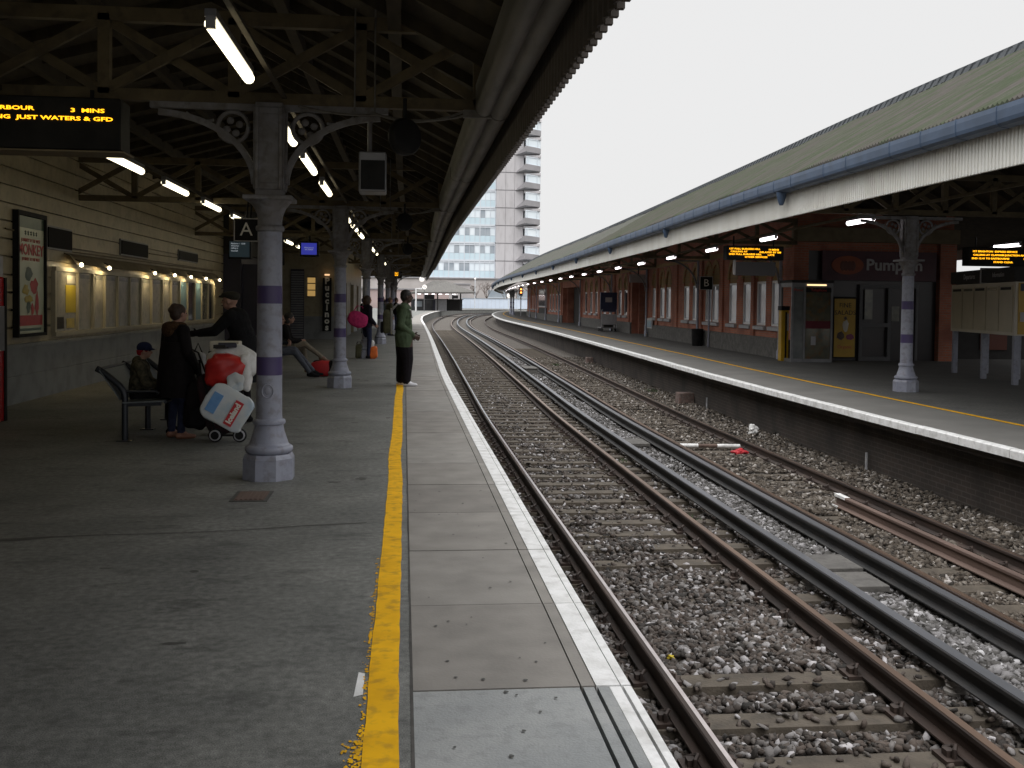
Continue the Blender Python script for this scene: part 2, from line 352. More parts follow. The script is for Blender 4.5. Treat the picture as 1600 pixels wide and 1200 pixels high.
M['ridge'] = mat('ridge', (.05, .058, .065), (.035, .04, .045), scale=5, rough=.8)
M['dark'] = mat('dark', (.012, .012, .014), rough=.6)
M['dark_soft'] = mat('dark_soft', (.03, .028, .027), (.02, .018, .018), scale=4, rough=.8)
M['black_gloss'] = mat('black_gloss', (.004, .004, .005), rough=.45, spec=.02)
M['cream_wall'] = mat('cream_wall', (.42, .36, .24), (.33, .28, .18), scale=2.2, rough=.42, bump=.12, bscale=14, c3=(.2, .17, .12), s3=7, amt3=.4)
M['grey_dado'] = mat('grey_dado', (.27, .28, .285), (.23, .24, .245), scale=3, rough=.6, bump=.08, c3=(.15, .155, .155), s3=3, amt3=.35)
M['red_brick'] = brick('red_brick', (.5, .175, .1), (.4, .135, .08), (.3, .23, .19), dirt=(.25, .095, .065))
M['yellow_brick'] = brick('yellow_brick', (.38, .25, .1), (.3, .2, .08), (.2, .16, .11), w=.075, h=.2)
M['plinth_grey'] = mat('plinth_grey', (.11, .105, .10), (.16, .155, .145), scale=5, rough=.9, bump=.3, bscale=30, c3=(.06, .055, .05), s3=12)
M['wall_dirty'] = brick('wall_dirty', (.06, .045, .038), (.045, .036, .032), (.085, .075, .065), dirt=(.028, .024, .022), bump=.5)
M['sill'] = mat('sill', (.45, .45, .47), (.36, .36, .38), scale=6, rough=.6)
M['white_frame'] = mat('white_frame', (.75, .75, .76), rough=.45)
M['pane'] = mat('pane', (.5, .52, .58), (.33, .35, .4), scale=.9, rough=.12, detail=2)
M['pane_dark'] = mat('pane_dark', (.02, .022, .026), (.035, .035, .04), scale=1.5, rough=.08, detail=2)
M['maroon'] = mat('maroon', (.045, .006, .014), (.065, .01, .02), scale=3, rough=.5)
M['cream_beam'] = mat('cream_beam', (.2, .16, .1), (.15, .12, .07), scale=4, rough=.7)
M['led'] = emit('led', (1, .42, .01), 2.6)
M['tube'] = emit('tube', (1, .9, .62), 4.2)
M['tube_cool'] = emit('tube_cool', (1, .93, .95), 5.0)
M['bulb'] = emit('bulb', (1, .82, .5), 18)
M['screen_blue'] = emit('screen_blue', (.05, .06, .5), .55)
M['screen_dim'] = emit('screen_dim', (.03, .05, .06), .3)
M['screen_txt'] = emit('screen_txt', (.6, .65, .7), .5)
M['amber'] = emit('amber', (1, .3, .06), 5)
M['warm_win'] = emit('warm_win', (1, .62, .2), .35)
M['lamp_white'] = emit('lamp_white', (1, .95, .9), 1.1)
M['white_letter'] = mat('white_letter', (.8, .78, .72), rough=.5)
M['dim_letter'] = mat('dim_letter', (.42, .4, .4), rough=.5)
M['black'] = mat('black', (.012, .012, .013), (.02, .02, .02), scale=6, rough=.6, spec=.15)
M['grey_metal'] = mat('grey_metal', (.22, .22, .23), (.17, .17, .18), scale=5, rough=.4, metal=.5)
M['pale_metal'] = mat('pale_metal', (.42, .42, .44), (.33, .33, .35), scale=5, rough=.5)
M['bench'] = mat('bench', (.014, .017, .024), (.022, .025, .032), scale=40, rough=.35, metal=.3)
M['paper'] = mat('paper', (.62, .58, .5), (.55, .51, .42), scale=2, rough=.5)
M['paper_yellow'] = mat('paper_yellow', (.55, .43, .02), (.48, .36, .02), scale=3, rough=.5)
M['paper_blue'] = mat('paper_blue', (.1, .2, .3), (.16, .26, .3), scale=6, rough=.4)
M['poster_bg'] = mat('poster_bg', (.66, .7, .54), (.6, .63, .46), scale=2, rough=.25)
M['poster_red'] = mat('poster_red', (.55, .035, .025), (.45, .03, .02), scale=8, rough=.3)
M['poster_green'] = mat('poster_green', (.05, .1, .07), (.07, .12, .08), scale=6, rough=.3)
M['poster_gold'] = mat('poster_gold', (.55, .42, .04), (.4, .3, .03), scale=8, rough=.3)
M['vend_red'] = mat('vend_red', (.4, .012, .015), (.33, .01, .012), scale=2, rough=.25)
M['conc'] = mat('conc', (.56, .545, .56), (.48, .465, .48), scale=.35, rough=.9, stretch=(1, 1, .25), c3=(.4, .385, .39), s3=1.2, amt3=.4)
M['conc_dark'] = mat('conc_dark', (.33, .32, .335), (.27, .265, .275), scale=.4, rough=.9)
M['glass_pale'] = mat('glass_pale', (.74, .82, .88), (.82, .88, .92), scale=.2, rough=.25, detail=3)
M['glass_panel'] = mat('glass_panel', (.56, .7, .77), (.62, .74, .8), scale=.15, rough=.35, detail=3)
M['glass_dark'] = mat('glass_dark', (.3, .35, .4), (.42, .46, .5), scale=.3, rough=.2, detail=2)
M['mullion'] = mat('mullion', (.66, .7, .75), rough=.5)
M['hoarding'] = mat('hoarding', (.66, .74, .86), (.6, .68, .8), scale=.5, rough=.6)
M['bark'] = mat('bark', (.16, .12, .1), (.11, .085, .07), scale=5, rough=.9)
M['pinkbrick'] = mat('pinkbrick', (.42, .33, .32), (.36, .28, .27), scale=.4, rough=.9)
M['tan'] = mat('tan', (.5, .47, .46), (.44, .41, .4), scale=.3, rough=.9)
M['earth'] = mat('earth', (.11, .105, .09), (.15, .14, .12), scale=.4, rough=.95)
# ================================================================ ground, platforms, paint
def srange(a, b, near=.5, far=3.0, cut=60):
    out_ = []; s = a
    while s < b-1e-6:
        out_.append(s); s += near if s < cut else far
    out_.append(b); return out_
g = MB().add([(-900, -200, -1.4), (900, -200, -1.4), (900, 1500, -1.4), (-900, 1500, -1.4)], [(0, 1, 2, 3)])
g.build('ground', M['earth'], kind='structure')
SS = srange(-12, 268, 1.0, 3.0, 60)
near = MB().sweep([(-26, 0), (.05, 0), (.05, -.085), (.86, -.085), (.86, -1.3), (-26, -1.3)], SS)
tag(near.build('platform', M['asphalt']), 'dark asphalt platform with worn yellow line', 'platform', kind='structure')
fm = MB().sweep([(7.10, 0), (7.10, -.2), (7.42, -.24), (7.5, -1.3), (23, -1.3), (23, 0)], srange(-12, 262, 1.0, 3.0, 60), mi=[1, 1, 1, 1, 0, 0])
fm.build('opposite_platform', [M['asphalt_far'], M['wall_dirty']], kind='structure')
# edge slabs: real slabs with open joints and two cast grooves
eb = MB(); wb = MB(); nb_ = MB()
k = 0; s = 4.22-1.2*6
while s < 255:
    L_ = 1.2 if s < 60 else 2.4
    gp = .012 if s < 60 else .02
    z = random.uniform(-.002, .003)
    new = (3.0 < s+.05 < 3.2)
    parts = [(.058, .760, eb, 0), (.767, .824, eb, 0), (.830, .932, wb, 0), (.937, .978, wb, 0)]
    if new: parts = [(.058, .756, nb_, 0), (.772, .818, nb_, 0), (.834, .882, nb_, 0), (.884, .932, wb, 0), (.945, .978, wb, 0)]
    inner = .834+random.uniform(-.012, .012)
    for a, b, tgt, _ in parts:
        c0 = [W(s+gp/2, a), W(s+gp/2, b), W(s+L_-gp/2, b), W(s+L_-gp/2, a)]
        tgt.add([(p.x, p.y, -.08) for p in c0]+[(p.x, p.y, .004+z) for p in c0],
                ((0, 3, 2, 1), (4, 5, 6, 7), (0, 1, 5, 4), (1, 2, 6, 5), (2, 3, 7, 6), (3, 0, 4, 7)))
    s += L_
eb.build('platform_edge_paving', M['slab'], kind='structure')
nb_.build('new_edge_paving', M['slab_new'], kind='structure')
wb.build('white_edge_line', M['white_paint'], kind='structure')
fl = MB(); s = -12
while s < 250:
    L_ = (1.1 if s < 60 else 3.0); z = random.uniform(-.003, .003)
    c0 = [W(s+.006, 6.985), W(s+.006, 7.10), W(s+L_-.006, 7.10), W(s+L_-.006, 6.985)]
    c1 = [W(s+.006, 7.0), W(s+.006, 7.10), W(s+L_-.006, 7.10), W(s+L_-.006, 7.0)]
    fl.add([(p.x, p.y, -.105+z) for p in c0]+[(p.x, p.y, -.012+z) for p in c0]+[(p.x, p.y, .004+z) for p in c1],
           ((0, 3, 2, 1), (8, 9, 10, 11), (0, 1, 5, 4), (1, 2, 6, 5), (2, 3, 7, 6), (3, 0, 4, 7), (4, 5, 9, 8), (5, 6, 10, 9), (6, 7, 11, 10), (7, 4, 8, 11)))
    s += L_
fl.build('opposite_white_edge_line', M['white_paint'], kind='structure')
M['far_pave'] = mat('far_pave', (.13, .127, .118), (.165, .16, .15), scale=1.1, rough=.8)
MB().sweep([(7.10, .0035), (8.5, .0035)], srange(-12, 250, 1, 3), closed=False).build('opposite_edge_paving', M['far_pave'], kind='structure')
wv = pchip(np.arange(-10, 90, 1.6), np.cumsum(RNG.normal(0, .004, 63))*0+RNG.normal(0, .006, 63))
def yw(s, j): return (float(wv(s)) + random.uniform(-.003, .003), 0)
MB().sweep([(-.128, .0035), (0, .0035)], srange(-4, 74, .12, 2, 24), closed=False, wob=yw).build('yellow_line', M['yellow'], kind='structure')
MB().sweep([(8.50, .007), (8.60, .007)], srange(-6, 200, .6, 3, 40), closed=False, wob=yw).build('opposite_yellow_line', M['yellow'], kind='structure')
# worn blobs of old yellow paint and a white dab beside the line
bl = MB()
for (s, t, ls, lt) in ((3.3, -.155, .12, .012), (4.95, -.14, .08, .01)):
    n = 14; pts = [W(s+ls*math.cos(2*PI*i/n)*random.uniform(.6, 1.1), t+lt*math.sin(2*PI*i/n)*random.uniform(.5, 1.2), .0032) for i in range(n)]
    bl.add(pts, [tuple(range(n))])
for i in range(420):
    s = random.choice((random.uniform(3.2, 3.75), random.uniform(3.2, 3.9), random.uniform(3.9, 6.5))); w_ = .065 if s < 3.75 else .02
    t = -.132-abs(random.gauss(0, .5))*w_; r = random.uniform(.002, .009); n = 6
    pts = [W(s+r*1.6*math.cos(2*PI*q/n)*random.uniform(.5, 1.2), t+r*math.sin(2*PI*q/n)*random.uniform(.5, 1.2), .0033+i*2e-6) for q in range(n)]; bl.add(pts, [tuple(range(n))])
bl.build('worn_yellow_line_marking', M['yellow'], kind='structure')
pts = [W(4.18, -.185, .003), W(4.20, -.148, .003), W(4.44, -.148, .003), W(4.46, -.176, .003)]
MB().add(pts, [(0, 1, 2, 3)]).build('white_paint_marking', M['white_paint'], kind='structure')
# joint between asphalt and slabs, a long crack, stains
M['stain'] = mat('stain', (.055, .054, .051), (.078, .076, .07), scale=14, rough=.7)
MB().sweep([(.047, .002), (.060, .002)], srange(-4, 80, .25, 2, 40), closed=False, wob=lambda s, j: (random.uniform(-.003, .003), 0)).build('platform_joint_line', M['joint'], kind='structure')
st = MB()
def stain(s, t, ls, lt, n=12):
    pts = [W(s+ls*math.sin(2*PI*i/n)*random.uniform(.6, 1.15), t+lt*math.cos(2*PI*i/n)*random.uniform(.6, 1.15), .0022) for i in range(n)]
    st.add(pts, [tuple(range(n))])
for (s, t, ls, lt) in ((6.2, -1.22, .03, .03), (4.9, -1.05, .025, .06), (6.3, -1.75, .015, .05), (7.6, -1.9, .02, .07), (9.2, -.6, .04, .08)): stain(s, t, ls, lt)
cr_ = [(7.05, -2.75), (7.1, -2.5), (7.16, -2.3), (7.2, -2.0), (7.22, -1.6), (7.3, -1.1), (7.42, -.7), (7.5, -.25)]
wd = [.03, .045, .02, .012, .008, .008, .012, .02]
for i in range(len(cr_)-1):
    (s0, t0), (s1, t1) = cr_[i], cr_[i+1]
    st.add([W(s0-wd[i], t0, .002), W(s1-wd[i+1], t1, .002), W(s1+wd[i+1], t1, .002), W(s0+wd[i], t0, .002)], [(0, 1, 2, 3)])
for i in range(14): stain(random.uniform(8, 26), random.uniform(-2.2, -.2), random.uniform(.03, .1), random.uniform(.03, .09))
st.build('platform_stain', M['stain'], kind='structure')
gum = MB()
for i in range(70):
    s = random.uniform(3.2, 14) if i > 5 else random.uniform(3.3, 4.1); t = random.uniform(.1, .72); r = random.uniform(.004, .011)
    pts = [W(s+r*1.2*math.sin(2*PI*q/9)*random.uniform(.7, 1.2), t+r*math.cos(2*PI*q/9)*random.uniform(.7, 1.2), .0085) for q in range(9)]
    gum.add(pts, [tuple(range(9))])
gum.build('gum_stain', M['stain'], kind='structure')

# ================================================================ track bed, ballast, sleepers, rails
def bed_z(t):
    return float(np.interp(t, [.8, 1.3, 3.9, 4.3, 4.9, 5.2, 6.6, 7.0, 7.6], [-1.03, -1.06, -1.06, -1.03, -1.05, -1.10, -1.10, -1.06, -1.02]))
tt = [.8, 1.3, 2.5, 3.9, 4.3, 4.9, 5.2, 5.9, 6.6, 7.0, 7.6]
MB().sweep([(t, bed_z(t)) for t in tt], srange(-12, 266, 1, 3), closed=False).build('track_bed', M['bed'], kind='structure')

ICO_V = []; phi = (1+5**.5)/2
for a in (-1, 1):
    for b in (-phi, phi): ICO_V += [(0, a, b), (a, b, 0), (b, 0, a)]
ICO_V = np.array(ICO_V)/math.sqrt(1+phi*phi)
_bm = bmesh.new()
for p in ICO_V: _bm.verts.new(p)
bmesh.ops.convex_hull(_bm, input=_bm.verts); _bm.verts.index_update()
ICO_V = np.array([v.co[:] for v in _bm.verts]); ICO_F = np.array([[v.index for v in f.verts] for f in _bm.faces]); _bm.free()
def stones(name, n, ts, ss, size, mt, zoff=0.0, label=None):
    """n loose stones at the given (s,t)"""
    ang = RNG.uniform(0, 2*PI, n); tilt = RNG.normal(0, .5, n); tilt2 = RNG.normal(0, .5, n)
    sc = size*RNG.uniform(.55, 1.4, n)[:, None]*RNG.uniform([.85, .5, .3], [1.35, .95, .65], (n, 3))
    V = (np.sign(ICO_V)*np.abs(ICO_V)**.7)[None]*(1+RNG.normal(0, .22, (n, 12, 1)))*sc[:, None, :]
    def rot(V, a, i, j):
        c, s_ = np.cos(a)[:, None], np.sin(a)[:, None]; o = V.copy()
        o[..., i] = V[..., i]*c-V[..., j]*s_; o[..., j] = V[..., i]*s_+V[..., j]*c; return o
    V = rot(V, tilt, 0, 2); V = rot(V, tilt2, 1, 2); V = rot(V, ang, 0, 1)
    zz = np.interp(ts, [.8, 1.3, 3.9, 4.3, 4.9, 5.2, 6.6, 7.0, 7.6], [-1.03, -1.06, -1.06, -1.03, -1.05, -1.10, -1.10, -1.06, -1.02])+zoff
    P = np.stack([ts+cc(ss, ts), ss, zz+sc[:, 2]*.35+RNG.uniform(0, .014, n)], 1)
    V = (V+P[:, None]).reshape(-1, 3); F = (ICO_F[None]+(np.arange(n)*12)[:, None, None]).reshape(-1, 3)
    me = bpy.data.meshes.new(name); me.vertices.add(len(V)); me.vertices.foreach_set('co', V.astype(np.float32).ravel())
    me.loops.add(F.size); me.loops.foreach_set('vertex_index', F.astype(np.int32).ravel())
    me.polygons.add(len(F)); me.polygons.foreach_set('loop_start', np.arange(0, F.size, 3, dtype=np.int32))
    me.update(calc_edges=True); me.materials.append(mt)
    o = bpy.data.objects.new(name, me); col.objects.link(o); return tag(o, label, None, None, 'stuff')
def scatter(t0, t1, bands):
    T = []; S_ = []; Z = []
    for s0, s1, d in bands:
        n = int((t1-t0)*(s1-s0)*d); T.append(RNG.uniform(t0, t1, n)); S_.append(RNG.uniform(s0, s1, n))
    return np.concatenate(T), np.concatenate(S_)
RA, RB, RC, RD, RE_, RF, RG = 1.755, 3.29, 3.81, 4.62, 4.93, 5.80, 6.30
PITCH_S, PH = .65, 6.20
bands = [(4.4, 8.5, 1250), (8.5, 13, 850), (13, 20, 460), (20, 30, 220), (30, 50, 80)]
def clumps(ts, ss, f=1.0):
    return np.sin(ss*1.9+1.3*np.sin(ts*2.3))+np.sin(ts*3.1+ss*.7)+.6*np.sin(ss*4.7-ts*2)
# near track: stones sink between the sleepers, ride over some of them
t, s = scatter(.95, 4.0, bands)
ph = np.abs(((s-PH+PITCH_S/2) % PITCH_S)-PITCH_S/2)           # distance from a sleeper's centre line
on = (ph < .15) & (t > 1.35) & (t < 3.75)
mid = np.exp(-((t-2.45)/.62)**2)
cover = (clumps(t, s)*.5+mid*1.6+np.where((s > 7.0) & (s < 9.7), 1.7, 0)+np.where(s > 10.5, -.75, 0)-np.where(s < 7.1, 2.2, 0)) > 1.25
keep = ~on | cover | (RNG.uniform(0, 1, len(t)) < np.where(s > 10.5, .06, .07))
zone = (s > 7.0) & (s < 9.7)
zo = np.where(on, .058, np.where(zone, .03+.022*mid+.01*clumps(t, s), np.where(ph < .2, -.01, .012+.022*mid)))
t, s, zo = t[keep], s[keep], zo[keep]
stones('ballast', len(t), t, s, .0285, M['stone'], zo, 'dark brown grey ballast stones lying between the concrete sleepers')
t, s = scatter(3.95, 4.95, [(4.4, 9, 1250), (9, 15, 800), (15, 27, 380), (27, 50, 110)])
stones('pale_ballast', len(t), t, s, .032, M['stone_pale'], .01+.02*np.sin(s*2), 'pale grey clean ballast stones heaped between the two conductor rails')
t, s = scatter(4.95, 7.45, [(6.0, 12, 750), (12, 18, 480), (18, 30, 230), (30, 50, 80)])
keep = (np.abs(((s-PH+.2+PITCH_S/2) % PITCH_S)-PITCH_S/2) > .12) | (clumps(t, s) > -.3) | (t > 6.7)
t, s = t[keep], s[keep]
stones('brown_ballast', len(t), t, s, .03, M['stone_brown'], .012+.012*np.sin(s*1.3+t), 'brownish ballast stones bedding the farther track')

def sleeper_proto(z, t0, t1, rails, chairs=True, nm='concrete_sleeper'):
    th = thing(nm, '', 'sleeper')
    w = .125
    a, b = t0, t1
    MB().add([(a, -w-.01, z-.16), (b, -w-.01, z-.16), (b, w+.01, z-.16), (a, w+.01, z-.16), (a+.01, -w+.01, z), (b-.01, -w+.01, z), (b-.01, w-.01, z), (a+.01, w-.01, z)],
             ((0, 3, 2, 1), (4, 5, 6, 7), (0, 1, 5, 4), (1, 2, 6, 5), (2, 3, 7, 6), (3, 0, 4, 7))).build('block', M['sleeper'], th)
    if chairs:
        for r in rails:
            cb = MB()
            cb.box(r-.17, r+.17, -.085, .085, z, z+.028)
            for sg in (-1, 1):
                cb.tube([(r+sg*.105, -.05, z+.028), (r+sg*.105, -.05, z+.075), (r+sg*.075, -.01, z+.085), (r+sg*.075, .03, z+.07), (r+sg*.12, .05, z+.05)], .014, 6)
                cb.cbox((r+sg*.115, .0, z+.04), (.05, .06, .05))
            cb.build('rail_chair', M['rail_side'], th, smooth=40)
    return th
Z_N, Z_F = -.995, -1.075
sp = sleeper_proto(Z_N, 1.22, 3.82, (RA, RB)); sp2 = sleeper_proto(Z_N, 1.22, 3.82, (), False)
i0 = -4
for i in range(i0, 150):
    s = PH+i*PITCH_S
    if s > 95: break
    src = sp if s < 22 else sp2
    p = W(s, 2.5)
    if i == i0: o = sp
    elif s >= 22 and not sp2.get('used'): o = sp2; sp2['used'] = 1
    else: o = dup(src)
    o.location = (p.x-2.5*1, p.y, random.uniform(-.006, .004)); o.rotation_euler = (0, random.uniform(-.002, .002), heading(s, 2.5)+random.uniform(-.008, .008))
    o['label'] = 'grey brown concrete sleeper under the track beside the platform'; o['group'] = 'sleepers of the near track'
if 'used' in sp2: sp2.pop('used')
fp = sleeper_proto(Z_F, 4.36, 6.9, (RE_, RG), True, 'weathered_sleeper'); fp2 = sleeper_proto(Z_F, 4.9, 6.9, (), False, 'weathered_sleeper')
u2 = False
for i in range(0, 110):
    s = PH-.2+i*PITCH_S
    if s > 60: break
    src = fp if s < 26 else fp2
    if i == 0: o = fp
    elif s >= 26 and not u2: o = fp2; u2 = True
    else: o = dup(src)
    p = W(s, 5.6); o.location = (p.x-5.6, p.y, 0); o.rotation_euler = (0, 0, heading(s, 5.6))
    o['label'] = 'brown weathered sleeper half buried in ballast under the farther track'; o['group'] = 'sleepers of the farther track'

RS = srange(-6, 262, .6, 2.0, 70)
def rail(name, t, z, label, mside, mtop, s0=-6, s1=262, head=.036, foot=.07, h=.155, topw=None, nm2=None, cat='rail'):
    """flat-bottomed rail; the worn running band is a part of its own"""
    prof = [(t-foot, z-h), (t+foot, z-h), (t+foot, z-h+.012), (t+.012, z-h+.03), (t+.010, z-.045), (t+head, z-.034), (t+head, z-.008), (t+head-.008, z),
            (t-head+.008, z), (t-head, z-.008), (t-head, z-.034), (t-.010, z-.045), (t-.012, z-h+.03), (t-foot, z-h+.012)]
    ss = [s0]+[q for q in RS if s0 < q < s1]+[s1]
    th = thing(name, label, cat, W(s0, t, z-h))
    MB().sweep(prof, ss).build('rail_body', mside, th, smooth=30)
    if mtop is not None:
        a, b = topw if topw else (-head+.006, head-.006)
        MB().sweep([(t+a, z-.004), (t+b, z-.004), (t+b-.003, z+.0035), (t+a+.003, z+.0035)], ss).build(nm2 or 'running_surface', mtop, th)
    return th
ZR, ZRF = -.82, -.90
rail('running_rail', RA, ZR, 'dark running rail with polished bright top beside the white platform edge', M['rail_side'], M['rail_top'], topw=(-.004, .03))
rail('running_rail', RB, ZR, 'running rail with brown rusty top beside the conductor rail', M['rail_side'], M['rail_rust'])
rail('conductor_rail', RC, ZR+.06, 'thick dark conductor rail with dull blue-grey top next to the rusty running rail', M['cond_side'], M['cond_top'], head=.05, foot=.08, h=.15, topw=(-.046, .046), nm2='contact_surface')
rail('conductor_rail', RD, ZRF+.09, 'thick dark conductor rail close against the farther track', M['cond_side'], M['cond_top'], head=.05, foot=.08, h=.15, topw=(-.046, .046), nm2='contact_surface')
rail('running_rail', RE_, ZRF, 'brown running rail half hidden behind the farther conductor rail', M['rail_side'], M['rail_rust'])
rail('running_rail', RG, ZRF, 'dark brown running rail below the opposite platform wall', M['rail_side'], M['rail_rust'], topw=(-.03, -.005))
sr = rail('spare_rail', RF, ZRF+.02, 'loose rusty rail with white painted end lying between the running rails', M['old_rail'], None, s0=3, s1=13.1)
e = MB(); 
e.sweep([(RF-.038, ZRF-.012), (RF+.038, ZRF-.012), (RF+.038, ZRF+.024), (RF-.038, ZRF+.024)], [12.78, 13.104]); e.sweep([(RF-.072, ZRF-.137), (RF+.072, ZRF-.137), (RF+.072, ZRF-.118), (RF-.072, ZRF-.118)], [12.93, 13.104])
e.build('painted_end', M['white_paint'], sr)
# insulators that carry the conductor rails
ip = thing('rail_insulator', '', 'insulator')
MB().lathe([(.085, 0), (.085, .02), (.06, .03), (.07, .05), (.05, .06), (.06, .085), (.045, .095)], 12).build('pot', M['porcelain'], ip, smooth=40)
MB().box(-.07, .07, -.03, .03, .095, .115).build('cap', M['cond_side'], ip)
first = True
for (tq, zq, lab) in ((RC, ZR+.06-.15-.113, 'small dark ceramic pot under the conductor rail beside the rusty running rail'), (RD, ZRF+.09-.15-.113, 'small dark ceramic pot under the conductor rail of the farther track')):
    for i in range(9):
        s = 6.6+i*2.6
        o = ip if first else dup(ip); first = False
        o.location = W(s, tq, zq); o['label'] = lab; o['group'] = 'insulators under conductor rails'

# boards, pipe, rubbish on the track
def lay_slab(name, label, pts, z, h, m, cat='board', seam=None):
    lo = [Vector((p.x, p.y, z)) for p in pts]; hi = [Vector((p.x, p.y, z+h)) for p in pts]
    o = MB().add(lo+hi, ((0, 3, 2, 1), (4, 5, 6, 7), (0, 1, 5, 4), (1, 2, 6, 5), (2, 3, 7, 6), (3, 0, 4, 7))).build(name, m, bevel=.006)
    return tag(o, label, cat)
M['board'] = mat('board', (.085, .08, .075), (.12, .114, .105), scale=5, rough=.85, bump=.3, c3=(.05, .047, .043), s3=14)
lay_slab('crossing_board', 'wide grey crossing board with worn edge between the two conductor rails', [W(9.5, 4.0), W(9.5, 4.5), W(10.05, 4.5), W(10.05, 4.0)], -1.0, .075, M['board'])
lay_slab('crossing_board', 'grey crossing board tilted lower, in front of the wide worn one', [W(8.95, 4.0), W(8.95, 4.5), W(9.46, 4.5), W(9.46, 4.0)], -1.01, .06, M['board'])
lay_slab('crossing_board', 'dark flat board among pale stones between the conductor rails, level with the pipe', [W(18.4, 4.0), W(18.4, 4.5), W(19.1, 4.5), W(19.1, 4.0)], -1.0, .06, M['board'])
tb = thing('trackside_box', 'low dark equipment box between the rails far along the track', 'box', W(37.5, 4.22, -1.02), 0)
MB().box(-.22, .22, 0, 1.3, 0, .2).build('box_body', M['plinth_grey'], tb, local=True); MB().box(-.25, .25, -.03, 1.33, .2, .225).build('lid', M['board'], tb, local=True)
pp = thing('loose_pipe', 'long rusty pipe with white painted bands lying across the farther track', 'pipe', W(18.5, 5.9, -1.0))
MB().tube([W(18.57, 5.1, -1.0), W(18.46, 6.2, -1.0)], .035, 10).build('pipe_body', M['old_rail'], pp, smooth=40)
for a, b in ((0, .3), (.62, 1.0)):
    pa = W(18.57, 5.1, -1.0).lerp(W(18.46, 6.2, -1.0), a); pb = W(18.57, 5.1, -1.0).lerp(W(18.46, 6.2, -1.0), b); MB().tube([pa, pb], .0375, 10).build('white_band', M['white_paint'], pp, smooth=40)
def crumple(name, label, cat, p, r, m, seed, sq=.7):
    rnd = random.Random(seed); mb = MB(); mb.ell((0, 0, 0), (r, r*.8, r*sq), nu=12, nv=9)
    ph_ = [rnd.uniform(0, 6) for _ in range(6)]
    vs = []
    for v in mb.v:
        v = Vector(v); f = 1+.32*math.sin(v.x/r*5+ph_[0])*math.sin(v.y/r*6+ph_[1])+.25*math.sin(v.z/r*7+ph_[2]+v.x/r*4)
        vs.append((p[0]+v.x*f, p[1]+v.y*f, p[2]+v.z*f+r*sq*.7))
    mb.v = vs; return tag(mb.build(name, m), label, cat)
crumple('crumpled_paper', 'white crumpled paper rag on ballast by the opposite platform wall', 'litter', W(20.4, 7.1, -1.03), .1, M['white_paint'], 3, 1.2)
M['red_rag'] = mat('red_rag', (.5, .02, .03), (.35, .012, .02), scale=20, rough=.6)
crumple('red_rag', 'small crushed red wrapper beside the rusty pipe', 'litter', W(18.0, 6.05, -1.08), .12, M['red_rag'], 5, .45)
crumple('paper_scrap', 'scrap of cream card lying on a sleeper close to the polished rail', 'litter', W(7.35, 2.0, -1.0), .028, M['paper_yellow'], 8, .5)
M['block_brown'] = mat('block_brown', (.16, .1, .085), (.1, .075, .065), scale=9, rough=.9, bump=.4, c3=(.2, .18, .17), s3=14)
bb = tag(MB().cbox(W(27, 7.25, -.92), (.42, .4, .34)).build('brick_block', M['block_brown'], bevel=.015), 'square reddish brick block against the opposite platform wall', 'block')
bb2 = tag(MB().cbox(W(45, 7.2, -.92), (.3, .4, .3)).build('brick_block', M['block_brown'], bevel=.015), 'smaller red brick block farther along the opposite platform wall', 'block')
for i, s in enumerate((15.7, 25.2)):
    o = tag(MB().tube([W(s, 7.4, -1.05), W(s, 7.4, -.72)], .022, 6).build('marker_peg', M['pale_metal']), ('pale upright peg at the dirty wall beside the loose rusty rail', 'pale upright peg at the dirty wall close to the brick block')[i], 'peg')
M['moss'] = mat('moss', (.03, .055, .02), (.05, .075, .03), scale=30, rough=.95)
mo = MB()
for (s, t_, n) in ((44, 5.75, 60), (30.5, 7.05, 40), (16.5, 3.55, 50), (12.2, 3.5, 40)):
    for i in range(n):
        a = random.uniform(0, 6.3); r = random.uniform(0, .35); p = W(s+r*math.sin(a)*1.6, t_+r*math.cos(a)*.45, bed_z(t_)+.02); h = random.uniform(.03, .11)
        q = Vector((random.uniform(-.05, .05), random.uniform(-.05, .05), h)); d = Vector((math.cos(a), math.sin(a), 0))*.018
        mo.add([p-d, p+d, p+q], [(0, 1, 2)])
tag(mo.build('weeds', M['moss'], kind='stuff'), 'small green weeds growing in the ballast', None)
